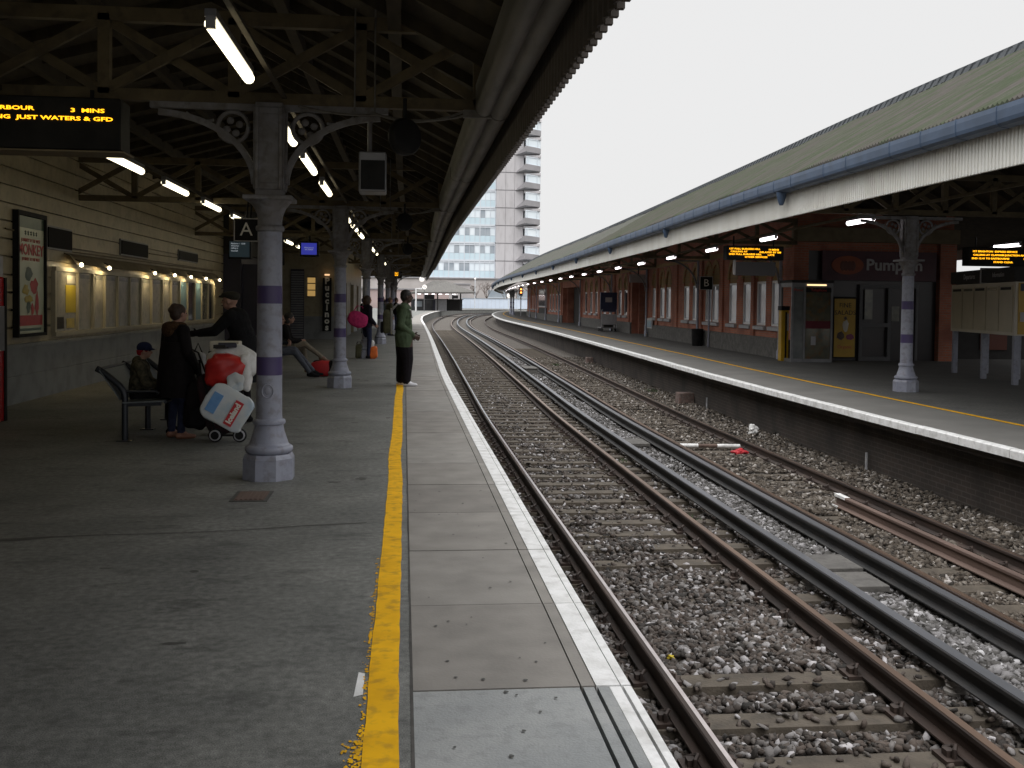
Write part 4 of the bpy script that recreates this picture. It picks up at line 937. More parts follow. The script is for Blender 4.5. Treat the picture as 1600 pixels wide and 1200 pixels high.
# inspection cover in the platform floor
mc = thing('inspection_cover', 'rusty iron inspection cover let into the asphalt by the first column', 'cover', W(8.55, -1.22, 0))
MB().box(-.15, .15, -.22, .22, .001, .006).build('frame', M['stain'], mc, local=True)
rb = MB(); rb.box(-.12, .12, -.19, .19, .0062, .009)
for i in range(6): rb.box(-.11+i*.038, -.09+i*.038, -.17, .17, .009, .013)
rb.build('plate', M['old_rail'], mc, local=True)
# ================================================================ canopy of the opposite platform
co = thing('platform_canopy', 'long canopy with mossy corrugated roof, blue gutter and white ribbed valance', 'canopy', (7, 3, 0))
D0, D1 = 2.0, 196
def fine(a, b, st_near, cut, st_far):
    o_ = []; s = a
    while s < b: o_.append(s); s += st_near if s < cut else st_far
    o_.append(b); return o_
cs2 = srange(D0, D1, 1.0, 2.0, 60)
rv = fine(D0, D1, .025, 46, .5)
amp = lambda s: .021 if s < 46 else 0
rs_ = MB().sweep([(6.98, 4.045), (8.2, 4.755), (8.21, 4.735), (9.5, 5.505), (9.51, 5.485), (10.75, 6.215), (10.75, 6.17), (6.98, 3.99)], rv, wob=lambda s, j: (0, amp(s)*math.sin(2*PI*s/.1)+.012*math.sin(s*.9+j)+.008*math.sin(s*2.3+j*2) if j < 6 else 0))
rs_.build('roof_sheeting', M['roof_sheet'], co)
back = MB().sweep([(10.75, 6.215), (14.4, 4.25), (17.6, 5.9), (21.4, 4.0), (21.4, 3.9), (17.6, 5.8), (14.4, 4.15), (10.75, 6.1)], cs2)
back.build('roof_back', M['roof_board'], co)
und = MB().sweep([(7.12, 3.93), (10.75, 6.05), (10.75, 6.09), (7.12, 3.97)], cs2)
s = D0+.5
while s < 110:
    und.bar(W(s, 7.15, 3.86), W(s, 10.7, 5.95), .07, .12); und.bar(W(s, 10.8, 6.0), W(s, 14.3, 4.08), .07, .12); s += 1.2 if s < 50 else 3
und.build('roof_lining', M['roof_board'], co)
rc = MB(); s = D0
while s < D1:
    st = .3 if s < 60 else 1.5
    for q in (s,):
        rc.sweep([(10.52, 6.1), (10.6, 6.27), (10.75, 6.34), (10.9, 6.27), (10.98, 6.1)], [s+.012, s+st*.5], closed=True)
        rc.sweep([(10.53, 6.09), (10.62, 6.235), (10.75, 6.285), (10.88, 6.235), (10.97, 6.09)], [s+st*.5, s+st], closed=True)
    s += st
rc.build('ridge_capping', M['ridge'], co)
gt_ = MB(); gt_.sweep([(6.92, 3.99), (6.90, 3.99), (6.893, 3.93), (6.895, 3.83), (6.905, 3.785), (6.95, 3.755), (7.06, 3.74), (7.1, 3.8), (7.1, 3.99), (7.085, 3.99), (7.07, 3.8), (7.0, 3.77), (6.94, 3.82), (6.925, 3.9), (6.925, 3.985)], cs2)
s = D0+.4
while s < 90:
    gt_.sweep([(6.92, 3.995), (6.895, 3.995), (6.887, 3.93), (6.889, 3.828), (6.9, 3.78), (6.947, 3.749), (7.06, 3.733), (7.06, 3.75), (6.96, 3.765), (6.92, 3.80), (6.915, 3.9)], [s, s+.022]); s += random.choice((.9, .9, 1.5))
gt_.build('gutter', M['gutter_blue'], co)
vv = []; s = D0
while s < 45: vv += [s, s+.038, s+.042, s+.072]; s += .076
vv += srange(45, D1, 1.0, 2.0, 60)
RIBD = lambda s: .027 if s < 45 and ((s-D0) % .076) > .040 else 0
va2 = MB().sweep([(7.13, 3.31), (7.16, 3.31), (7.16, 3.78), (7.13, 3.78)], vv, wob=lambda s, j: (RIBD(s) if j in (0, 3) else .03, 0))
va2.build('valance', M['valance_white'], co)
MB().sweep([(7.16, 3.34), (7.26, 3.34), (7.26, 3.5), (7.16, 3.5)], cs2).build('eaves_beam', M['truss'], co)
MB().sweep([(21.3, 3.55), (21.33, 3.55), (21.33, 4.0), (21.3, 4.0)], cs2).build('far_valance', M['valance_white'], co)
for k in range(16):
    s = 18.75+9.85*k
    if s > 185: break
    MB().lathe([(.10, .02), (.09, -.06), (.05, -.19), (.035, -.22)], 10, W(s, 7.0, 3.74)).build('gutter_outlet', M['gutter_blue'], co, smooth=40)
for k in range(-1, 8): 
    sx_ = 18.85+9.85*k
    truss(sx_, 7.3, 10.9 if k > 0 else 14.3, 3.45, 4.1 if k > 0 else 4.15, co)
# cable tray and tube lights
OL = [18.9+5.62*k for k in range(24)]
t2 = make_tube('', M['tube_cool'], 1.2, .05); fst = True
for k, s in enumerate(OL):
    if s > 150: break
    o = t2 if fst else dup(t2); fst = False
    o.location = W(s, 8.9, 3.31); o.rotation_euler = (0, 0, heading(s, 8.9)); o['group'] = 'tube lights under the opposite canopy'; o['label'] = f'{ORD[k]} lit tube light under the opposite canopy, counting from the banded column'
o = dup(t2); o.location = W(25.5, 15.9, 3.31); o.rotation_euler = (0, 0, 0); o['group'] = 'tube lights under the opposite canopy'; o['label'] = 'lit tube light above the amber board behind the cream notice stand'
tag(MB().sweep([(8.87, 3.412), (8.93, 3.412), (8.93, 3.46), (8.87, 3.46)], srange(6, 150, 3, 3)).build('cable_trunking', M['truss']), 'thin cable trunking above the lights of the opposite canopy', 'trunking')

# ================================================================ brick building of the opposite platform
TB = 11.1; ZB = 4.5
sb = thing('station_building', 'long red brick station building with arched windows and grey base', 'building', W(29.7, TB))
wins = [31.1, 32.62, 34.2, 35.95, 38.3, 39.35, 41.45, 43.0, 46.5, 47.85, 49.6, 57.4, 59.2, 62.5, 64.6, 68.0, 70.2, 72.6, 87.0, 89.2, 91.5, 93.8, 106.5, 108.8, 112, 114.4, 117, 119.5]
doors = [(51.6, 55.5), (75.2, 85.0)]
hw = .5; ZS, ZSP = .98, 2.55
wl = MB(); cur = 29.7; TE = 125.0
def wb_(s0, s1, z0, z1, t0=TB, t1=TB+.35): q = wbox(s0, s1, t0, t1, z0, z1); wl.add(q.v, q.f)
ops = sorted([(c-hw, c+hw, 'w') for c in wins]+[(a, b, 'd') for a, b in doors])
for a, b, kd in ops:
    if a > cur:
        n = max(1, int((a-cur)/8)); 
        for i in range(n): wb_(cur+(a-cur)*i/n, cur+(a-cur)*(i+1)/n, .0, ZB)
    if kd == 'w':
        wb_(a, b, 0, ZS); n = 8
        for i in range(n):
            u0_, u1_ = -1+2*i/n, -1+2*(i+1)/n; um = (u0_+u1_)/2
            zt = ZSP+hw*1.25*math.sqrt(max(0, 1-um*um)); wb_(a+(b-a)*i/n, a+(b-a)*(i+1)/n, zt, ZB)
    else: wb_(a, b, 2.9, ZB)
    cur = b
n = 4
for i in range(n): wb_(cur+(TE-cur)*i/n, cur+(TE-cur)*(i+1)/n, 0, ZB)
wl.build('wall', M['red_brick'], sb)
cur = 29.66
for a, b in doors+[(TE, TE)]:
    n = max(1, int((a-cur)/5))
    MB().sweep([(TB-.09, 0), (TB, 0), (TB, .62), (TB-.03, .62), (TB-.09, .56)], [cur+(a-cur)*i/n for i in range(n+1)]).build('plinth', M['plinth_grey'], sb)
    cur = b
for c in wins:
    ar = MB(); n = 10
    for i in range(n):
        a0, a1 = PI*i/n, PI*(i+1)/n
        def q_(a, r): return (c+r*math.cos(a), ZSP+r*1.25*math.sin(a))
        (s0, z0), (s1, z1) = q_(a0, hw+.002), q_(a1, hw+.002); (s2, z2), (s3, z3) = q_(a0, hw+.15), q_(a1, hw+.15)
        lo = [W(s0, TB-.02, z0), W(s1, TB-.02, z1), W(s3, TB-.02, z3), W(s2, TB-.02, z2)]; hi = [p+Vector((.1, 0, 0)) for p in lo]
        ar.add(lo+hi, ((0, 3, 2, 1), (4, 5, 6, 7), (0, 1, 5, 4), (1, 2, 6, 5), (2, 3, 7, 6), (3, 0, 4, 7)))
    ar.build('window_arch', M['yellow_brick'], sb)
    w_ = wbox(c-hw, c+hw, TB+.05, TB+.12, 2.42, ZSP+hw*1.25).build('tympanum', M['yellow_brick'], sb)
    fr_ = MB()
    for (a, b, z0, z1) in ((c-hw, c-hw+.07, ZS, 2.42), (c+hw-.07, c+hw, ZS, 2.42), (c-hw+.07, c+hw-.07, ZS, ZS+.07), (c-hw+.07, c+hw-.07, 2.35, 2.42)) : q = wbox(a, b, TB+.025, TB+.1, z0, z1); fr_.add(q.v, q.f)
    wn = fr_.build('window', M['white_frame'], sb)
    wbox(c-hw+.07, c+hw-.07, TB+.06, TB+.08, ZS+.07, 2.35).build('pane', M['pane'] if c < 50 else M['pane_dark'], wn)
    q = MB().sweep([(TB-.1, ZS-.14), (TB+.1, ZS-.14), (TB+.1, ZS), (TB-.1, ZS-.03)], [c-hw-.08, c+hw+.08]); q.build('sill', M['sill'], wn)
for s in (33.38, 37.25, 40.3, 44.7, 48.85, 51.2, 56.2, 60.9, 66.4, 74.6, 85.6, 95.5, 105.2, 110.5, 115.8):   # brick pilasters
    wbox(s-.17, s+.17, TB-.07, TB, .62, 3.4).build('pilaster', M['red_brick'], sb)
MB().sweep([(TB-.06, 3.4), (TB, 3.4), (TB, 3.55), (TB-.06, 3.55)], srange(29.7, TE, 4, 4)).build('string_course', M['yellow_brick'], sb)
for a, b in doors:
    d_ = wbox(a, b, TB+.9, TB+1.0, 0, 2.9).build('door', M['dark_soft'], sb)
    wbox(a, a+.3, TB+.36, TB+.9, 0, 2.9).build('door_reveal', M['red_brick'], d_); wbox(b-.3, b, TB+.36, TB+.9, 0, 2.9).build('door_reveal', M['red_brick'], d_)
# end of the building facing the camera: corner piers, fascia, glazed front
ew = MB()
def xb(x0, x1, y0, y1, z0, z1, mb): mb.box(x0, x1, y0, y1, z0, z1); return mb
x0_ = W(29.7, TB).x
xb(x0_, x0_+.46, 29.52, 29.7, 0, 3.55, ew); xb(16.2, 16.72, 29.52, 30.0, 0, 3.55, ew); xb(x0_, 16.72, 29.72, 30.0, 3.3, ZB, ew)
ew.build('end_pier', M['red_brick'], sb)
MB().box(x0_-.02, 16.75, 29.4, 29.7, 3.56, 3.98).build('beam', M['cream_beam'], sb)
M['shop_dark'] = mat('shop_dark', (.012, .01, .012), (.03, .02, .022), scale=1.2, rough=.3)
MB().box(x0_+.46, 16.2, 29.75, 29.85, 0, 3.3).build('shop_front', M['shop_dark'], sb)
df = MB()
for (a, b, z0, z1) in ((13.72, 13.82, 0, 2.2), (14.62, 14.72, 0, 2.2), (15.5, 15.58, 0, 2.2), (13.82, 14.62, .0, .12), (13.82, 14.62, 1.02, 1.14), (13.72, 15.58, 2.2, 2.3)): df.box(a, b, 29.62, 29.75, z0, z1)
df.build('door_frame', mat('dim_frame', (.09, .09, .095), rough=.5), sb)
MB().box(13.9, 14.15, 29.66, 29.7, 1.25, 2.15).build('window_blind', M['panel_dim'], sb); MB().box(14.75, 15.0, 29.66, 29.7, 1.2, 1.65).build('window_poster', M['panel_dim'], sb)
wbox(30.0, TE, TB+.4, 16.72, ZB-.05, ZB).build('flat_roof', M['roof_board'], sb)
MB().box(16.5, 16.72, 30, 120, 0, ZB).build('rear_wall', M['red_brick'], sb)
cs_ = thing('cafe_sign', 'wide dark maroon fascia with pale lettering and an orange oval', 'sign', (14.3, 29.6, 2.4))
MB().box(12.5, 16.1, 29.56, 29.72, 2.42, 3.3).build('fascia', M['maroon'], cs_)
M['orange'] = mat('orange', (.3, .06, .012), (.24, .045, .01), scale=6, rough=.5); M['orange_dk'] = mat('orange_dk', (.1, .02, .008), rough=.5)
ov = MB().lathe([(0, 0), (.5, 0), (.5, .02), (0, .02)], 28, (0, 0, 0), caps=False); ov.v = [(13.28+v[0], 29.55-v[2], 2.87+v[1]*.56) for v in ov.v]; ov.build('oval_logo', M['orange'], cs_)
pk = MB()
for dx in (-.16, -.06, .06, .16): pk.ell((13.28+dx, 29.525, 2.85), (.085, .012, .15), nu=10, nv=8)
pk.build('pumpkin_logo', M['orange_dk'], cs_)
text('lettering', 'Pumpkin', .47, M['dim_letter'], cs_, (13.86, 29.55, 2.88), (1, 0, 0), (0, 0, 1), 'LEFT', bold=.012, sx=1.1)
# slim iron posts with curved brackets along the brick wall
wpst = thing('bracket_post', '', 'post')
MB().lathe([(.09, 0), (.09, .25), (.055, .3), (.05, 2.4), (.075, 2.45), (.05, 2.5), (.05, 3.4)], 12).build('post', M['lilac'], wpst, smooth=40)
b_ = MB(); arc = [(-.05-1.25*(1-math.cos(a)), 2.3+1.1*math.sin(a)) for a in np.linspace(0, PI/2, 10)]
for (xa, za), (xb2, zb2) in zip(arc[:-1], arc[1:]): b_.bar((xa, 0, za), (xb2, 0, zb2), .06, .06, upv=(0, 1, 0))
b_.box(-1.4, 0, -.03, .03, 3.36, 3.42); b_.build('bracket', M['lilac_grey'], wpst)
for k, s in enumerate((30.1, 40.25, 50.6, 61.0, 74.2, 86, 96, 106, 116)):
    o = wpst if k == 0 else dup(wpst)
    o.location = W(s, TB-.2); o.rotation_euler = (0, 0, heading(s, TB)); o['group'] = 'bracket posts along the brick wall'; o['label'] = f'{ORD[k]} slim lilac post with curved bracket along the brick wall, counting from the cafe corner'

# ================================================================ furniture of the opposite platform
hp = thing('help_point', 'tall narrow yellow help point with black front strip by the building corner', 'help point', W(29.2, 10.72))
M['sign_yellow'] = mat('sign_yellow', (.5, .3, .012), (.42, .25, .01), scale=3, rough=.4)
b0 = hp.location
MB().box(-.115, .115, -.12, .12, 0, 1.5).build('housing', M['sign_yellow'], hp, local=True, bevel=.015)
MB().box(.0, .05, -.13, -.12, .05, 1.45).build('front_strip', M['black'], hp, local=True); MB().box(-.13, .13, -.14, .14, 1.5, 1.62).build('hood', M['black'], hp, local=True); MB().box(.06, .105, -.135, -.12, .9, 1.4).build('speaker_panel', M['pale_metal'], hp, local=True)
pb_ = thing('phone_box', 'glazed phone box with dark frame, maroon band and lit top strip', 'phone box', (12.25, 28.6, 0))
X0, X1, Y0, Y1 = 11.18, 12.42, 28.55, 29.45
f_ = MB()
for x in (X0, X0+.36, X1-.06): f_.box(x, x+.06, Y0, Y0+.06, 0, 2.3)
for x in (X0, X1-.06): f_.box(x, x+.06, Y1-.06, Y1, 0, 2.3)
for z0, z1 in ((.0, .1), (2.18, 2.3)): f_.box(X0+.06, X1-.06, Y0+.003, Y0+.057, z0, z1); f_.box(X0+.003, X0+.057, Y0+.06, Y1-.06, z0, z1)
f_.build('frame', M['grey_metal'], pb_)
MB().box(X0-.02, X1+.02, Y0-.02, Y1+.02, 2.3, 2.38).build('roof', M['dark_soft'], pb_)
M['phone_glass'] = mat('phone_glass', (.07, .075, .06), (.13, .12, .08), scale=3.5, rough=.1, c3=(.18, .08, .02), s3=5, amt3=.5)
MB().box(X0+.42, X1-.06, Y0+.02, Y0+.04, 1.2, 2.18).build('upper_pane', M['phone_glass'], pb_); MB().box(X0+.06, X0+.36, Y0+.02, Y0+.04, .1, 2.18).build('side_pane', mat('dim_pane', (.16, .17, .17), (.1, .11, .11), scale=3, rough=.2), pb_)
MB().box(X0+.42, X1-.06, Y0+.02, Y0+.04, .1, .98).build('lower_pane', M['phone_glass'], pb_)
MB().box(X0+.42, X1-.06, Y0+.01, Y0+.05, .98, 1.2).build('maroon_band', mat('band_maroon', (.12, .01, .02), (.09, .008, .015), scale=5), pb_)
hd = MB().box(X0+.42, X1-.06, Y0-.01, Y0+.015, 2.03, 2.15).build('header', M['black'], pb_)
text('lettering', 'Telephone', .11, M['poster_red'], hd, (11.98, Y0-.015, 2.09), (1, 0, 0), (0, 0, 1))
text('lettering', 'Phone', .11, M['poster_red'], hd, (11.37, Y0-.005, 2.09), (1, 0, 0), (0, 0, 1))
MB().box(11.62, 12.2, Y0-.03, Y0-.022, 2.22, 2.26).build('lit_strip', emit('strip', (1, .7, .35), 1.8), pb_)
MB().box(11.78, 11.92, Y0+.005, Y0+.015, .5, .75).build('sticker', M['pale_metal'], pb_)
MB().box(11.75, 12.05, Y0+.5, Y0+.7, .9, 1.7).build('telephone', M['black'], pb_)
yb = thing('advert_board', 'tall yellow advert board with a figure in white, by the phone box', 'advert board', (13.28, 29.4, 0))
MB().box(12.79, 13.52, 29.38, 29.46, .08, 1.92).build('board_frame', M['black'], yb); MB().box(12.83, 13.48, 29.37, 29.385, .12, 1.86).build('poster_sheet', M['paper_yellow'] if False else M['sign_yellow'], yb)
for i, z in enumerate((1.66, 1.44)): text('lettering', ('FINE', 'SALADS')[i], .19, M['dark_soft'], yb, (13.16, 29.366, z), (1, 0, 0), (0, 0, 1))
def flat(cx, cz, a, b, m, y, seed, nm='print'):
    rnd = random.Random(seed); n = 14; pts = [(cx+a*math.cos(2*PI*i/n)*rnd.uniform(.75, 1.1), cz+b*math.sin(2*PI*i/n)*rnd.uniform(.75, 1.1)) for i in range(n)]
    MB().prism(pts, 'y', y, y+.004).build(nm, m, yb)
flat(13.18, 1.05, .1, .2, M['paper'], 29.362, 1); flat(13.17, 1.28, .05, .06, M['bark'], 29.361, 2); flat(13.33, .72, .13, .1, mat('plum', (.2, .02, .08), rough=.4), 29.362, 3); flat(13.03, .76, .13, .13, M['bark'], 29.363, 4)
text('lettering', 'Organic', .14, M['poster_red'], yb, (13.16, 29.366, .42), (1, 0, 0), (0, 0, 1))
# cream notice stand on lilac posts
nsd = thing('notice_stand', 'big cream notice stand with dark header on lilac posts', 'notice stand', (13.2, 22.4, 0))
A_, B_ = W(24.5, 13.5), W(20.45, 12.78)
dv = (B_-A_); LN = dv.length; dv.normalize(); nv_ = Vector((-dv.y, dv.x, 0)); nv_ = nv_ if nv_.x < 0 else -nv_
def onb(u, d, z): return A_+dv*u+nv_*d+Vector((0, 0, z))
def slabb(u0_, u1_, d0, d1, z0, z1): 
    vs = [onb(u, d, z) for z in (z0, z1) for (u, d) in ((u0_, d0), (u1_, d0), (u1_, d1), (u0_, d1))]
    return MB().add(vs, ((0, 3, 2, 1), (4, 5, 6, 7), (0, 1, 5, 4), (1, 2, 6, 5), (2, 3, 7, 6), (3, 0, 4, 7)))
slabb(0, LN, -.9, 0, 1.05, 2.2).build('cabinet', M['paper'], nsd)
hdr = slabb(0, LN, -.92, .03, 2.22, 2.52).build('header', M['dark_soft'], nsd)
text('lettering', 'Departures', .17, M['dim_letter'], hdr, onb(LN*.33, .035, 2.37), dv, (0, 0, 1)); text('lettering', 'Information', .15, M['dim_letter'], hdr, onb(LN*.78, .035, 2.37), dv, (0, 0, 1))
for i in range(5):
    a, b = .08+i*(LN-.16)/5, .08+(i+1)*(LN-.16)/5
    p_ = slabb(a+.03, b-.03, 0, .02, 1.12, 2.12).build('panel', mat('panel_cream', (.5, .45, .33), (.44, .4, .29), scale=2, rough=.35) if i == 0 else bpy.data.materials['panel_cream'], nsd)
    q = slabb(a+.1, b-.1, .021, .027, 2.03, 2.09).build('heading_strip', M['panel_dim'] if i % 2 else M['poster_red'] if i == 3 else M['dark_soft'], p_)
eb_ = MB(); p = onb(LN+.01, -.05, 0)
def endb(d0, d1, z0, z1, m, nm, e=0.0): return slabb(LN+.002+e, LN+.02+e, d0, d1, z0, z1).build(nm, m, nsd)
endb(-.88, -.06, 1.08, 2.18, M['sign_yellow'], 'end_poster'); endb(-.84, -.1, 1.35, 1.55, M['dim_letter'], 'poster_band', .02); endb(-.84, -.1, 2.0, 2.16, M['navy'], 'poster_band', .02)
for u in (.12, 2.15, LN-.1):
    slabb(u-.055, u+.055, -.13, -.02, 0, 1.05).build('leg', M['lilac'], nsd)
    slabb(u-.055, u+.055, -.88, -.77, 0, 1.05).build('leg', M['lilac'], nsd)
slabb(2.1, 2.18, -.93, .04, 2.2, 2.56).build('divider', M['pale_metal'], nsd)
# amber departure boards
def dep(x, y, z0, z1, w, lines, label, sz):
    d_ = thing('departure_board', label, 'departure board', (x, y, z0))
    MB().box(x-w/2, x+w/2, y, y+.3, z0, z1).build('casing', M['black'], d_, bevel=.012)
    for (s_, xx, zz_, al) in lines: text('amber_text', s_, sz, M['led'], d_, (xx, y-.006, zz_), (1, 0, 0), (0, 0, 1), al, sx=1.35, bold=.001)
    for dx in (-w*.35, w*.35): MB().tube([(x+dx, y+.15, z1), (x+dx, y+.15, 3.46)], .02, 6).build('hanger', M['black'], d_)
    return d_
p = W(26.3, 8.93); x = p.x
d1_ = dep(x, 26.3, 2.83, 3.2, 1.56, [('1ST FULL BURGESS HILL', x-.72, 3.115, 'LEFT'), ('14 MINS', x+.64, 3.105, 'RIGHT'), ('  CALLING AT', x-.72, 3.045, 'LEFT'), ('DELAYED BY 5M', x+.70, 3.035, 'RIGHT'), ('2ND FULL BURGESS HILL', x-.72, 2.975, 'LEFT'), ('LATE', x+.52, 2.965, 'RIGHT'), ('OTHER SERVICES', x+.02, 2.905, 'CENTER')], 'amber departure board hanging over the opposite platform above the letter B sign', .06)
MB().box(x-.5, x+.6, 26.4, 26.5, 2.42, 2.78).build('lower_panel', M['shop_dark'], d1_); MB().box(x-.54, x-.5, 26.38, 26.5, 2.44, 2.83).build('side_bracket', M['dim_letter'], d1_)
p = W(24.6, 14.4); x = p.x+.75
dep(x, 25.0, 2.72, 3.2, 1.9, [('1ST BRIGHTON  EXPRESS SERVICE', x-.84, 3.09, 'LEFT'), ('CALLING AT CLAPHAM JUNCTION AND', x-.82, 3.0, 'LEFT'), ('2ND 12.41 TO EASTBOURNE', x-.86, 2.91, 'LEFT'), ('12 MINS', x+.84, 2.91, 'RIGHT'), ('STAND CLEAR', x, 2.82, 'CENTER')], 'amber departure board behind the cream notice stand', .06)
bs = thing('letter_sign', 'small square black sign with the letter B on a slim post', 'sign', W(38.7, 10.85))
p = W(38.7, 10.83, 2.47); MB().cbox(p, (.5, .05, .5)).build('sign_panel', M['black'], bs); fr_ = MB()
for dx, dz, w_, h_ in ((0, .25, .53, .025), (0, -.25, .53, .025), (-.25, 0, .025, .5), (.25, 0, .025, .5)): fr_.cbox((p.x+dx, p.y-.02, p.z+dz), (w_, .035, h_))
fr_.build('border', M['dim_letter'], bs); text('lettering', 'B', .4, M['white_letter'], bs, (p.x, p.y-.03, p.z), (1, 0, 0), (0, 0, 1))
MB().tube([(p.x+.14, p.y+.03, 0), (p.x+.14, p.y+.03, 2.4)], .035, 8).build('post', M['lilac'], bs)
bn = thing('litter_bin', 'dark round litter bin at the grey base of the brick wall', 'bin', W(39.6, 10.75))
MB().lathe([(.2, 0), (.22, .05), (.24, .62), (.25, .66), (.2, .68), (.19, .5)], 18, caps=True).build('bin_body', M['black'], bn, local=True, smooth=40)
wn_ = thing('wall_notice', 'low framed white notice on the brick wall', 'notice', W(49.9, 11.0, .5)); MB().cbox(W(50, 10.97, .68), (.05, 1.0, .5)).build('frame', M['dim_letter'], wn_); MB().cbox(W(50, 10.94, .66), (.02, .86, .34)).build('print', M['paper_blue'], wn_)
ws_ = thing('hanging_sign', 'small white hanging sign at the dark doorway of the brick building', 'sign', W(52.3, 10.6, 2.75)); p = W(52, 10.75, 2.95)
MB().cbox(p, (.9, .1, .42)).build('sign_panel', M['dim_letter'], ws_); MB().tube([(p.x, p.y, p.z+.2), (p.x, p.y, 3.9)], .03, 6).build('hanger', M['black'], ws_)
wb2 = thing('wall_poster', 'dark framed poster panel far along the brick wall', 'poster', W(100, 11, .8)); q = wbox(96.5, 104.5, TB-.08, TB, 1.2, 3.0); q.build('frame', M['dim_letter'], wb2); wbox(97.2, 103.8, TB-.12, TB-.08, 1.35, 2.85).build('print', M['pane_dark'], wb2); wbox(96.5, 104.5, TB-.05, TB, 0, 1.15).build('lower_panel', M['dark_soft'], wb2)
# luggage trolley with its advert board
lg = thing('luggage_trolley', 'luggage trolley with pale front panel and dark blue board on the opposite platform', 'trolley', W(58.6, 10.35)); o_ = lg.location
def lb(x0, x1, y0, y1, z0, z1, nm, m, **k): return MB().box(x0, x1, y0, y1, z0, z1).build(nm, m, lg, local=True, **k)
lb(-.42, .42, -.02, .02, .42, 1.02, 'front_panel', M['pale_metal']); lb(-.45, .45, -.03, 1.1, .2, .26, 'deck', M['grey_metal'])
for sx_ in (-1, 1):
    MB().tube([(sx_*.45, 0, .2), (sx_*.45, 0, 1.2), (sx_*.42, -.15, 1.28)], .025, 8).build('upright', M['pale_metal'], lg, local=True, smooth=50)
for x in (-.38, .38):
    for y in (.1, 1.0): MB().lathe([(.09, -.03), (.1, -.01), (.1, .01), (.09, .03)], 14, (x, y, .1), axis=Matrix.Rotation(PI/2, 3, 'Y')).build('wheel', M['black'], lg, local=True, smooth=40)
lb(-.3, .3, .1, .9, .26, .4, 'basket', M['dark_soft'])
ab = thing('advert_board', 'dark blue advert board with pale emblem above the luggage trolley', 'advert board', W(59.6, 10.5))
lbm = lambda x0, x1, y0, y1, z0, z1, nm, m: MB().box(x0, x1, y0, y1, z0, z1).build(nm, m, ab, local=True)
M['advert_blue'] = mat('advert_blue', (.02, .03, .07), (.03, .04, .09), scale=2, rough=.3)
lbm(-.5, .5, 0, .08, 1.15, 2.3, 'board', M['advert_blue']); lbm(-.2, .2, -.012, 0, 1.72, 2.0, 'emblem', M['dim_letter'])
for x in (-.45, .45): lbm(x-.03, x+.03, .02, .06, 0, 1.15, 'leg', M['black'])
# dark wall behind the island platform so that only a strip of daylight shows
bw = thing('boundary_wall', 'low dark wall beyond the island platform behind the notice stand', 'wall', (26, 30, 0))
MB().box(25.8, 26.1, 5, 120, -1.3, 2.75).build('wall_body', M['dark_soft'], bw); MB().box(25.7, 26.2, 5, 120, 2.75, 2.85).build('coping', M['plinth_grey'], bw)
kk = thing('kiosk', 'dark low kiosk behind the notice stand on the opposite platform', 'kiosk', (19.5, 30.5, 0))
MB().box(17.2, 21.5, 31, 34, 0, 2.3).build('body', M['dark_soft'], kk); MB().box(17.1, 21.6, 30.9, 34.1, 2.3, 2.4).build('roof', M['black'], kk); MB().box(18.4, 19.3, 30.95, 31, .3, 1.2).build('front_panel', M['orange_dk'], kk)
# ================================================================ far scenery
tw = thing('office_tower', 'tall concrete and glass office tower with jutting window bays', 'tower', (26, 290, 0))
FH = 5.0; ZT0 = 8.2
fl_z = [ZT0+FH*k for k in range(11)]       # floor lines
TY = 290
top = fl_z[-1]
MB().box(-8, 25.9, TY+.3, TY+18, 0, top+1).build('core', M['glass_dark'], tw)
for k, z in enumerate(fl_z[:-1]):
    MB().box(-8, 26, TY-.1, TY+.3, z, z+.5).build('floor_band', M['mullion'] if k != 1 else M['mullion'], tw)
    MB().box(-8, 26, TY, TY+.3, z+.5, z+2.3).build('spandrel_panel', M['glass_panel'], tw)
    rnd = random.Random(k*7+1); x = 26.0
    while x > -7:
        wn_ = MB()
        for q in range(3):
            w_ = 4.35/3; dark_p = {0: .75, 1: .45, 2: .85}.get(k, .12)
            mi = 1 if rnd.random() < dark_p and not (k == 0 and x > 19) else 0
            wn_.box(x-w_+.06, x-.06, TY+.05, TY+.28, z+2.36, z+4.5, mi); x -= w_
        wn_.build('window', [M['glass_pale'], M['glass_dark']], tw)
    mm = MB(); x = 26.0; j = 0
    while x > -8:
        big = j % 3 == 0; mm.box(x-(.12 if big else .05), x+(.12 if big else .05), TY-.2, TY, z+.5, z+FH); x -= 4.35/3; j += 1
    mm.build('mullion_frame', M['mullion'], tw)
    MB().box(-8, 26, TY-.12, TY+.3, z+4.55, z+4.85).build('head_rail', M['mullion'], tw)
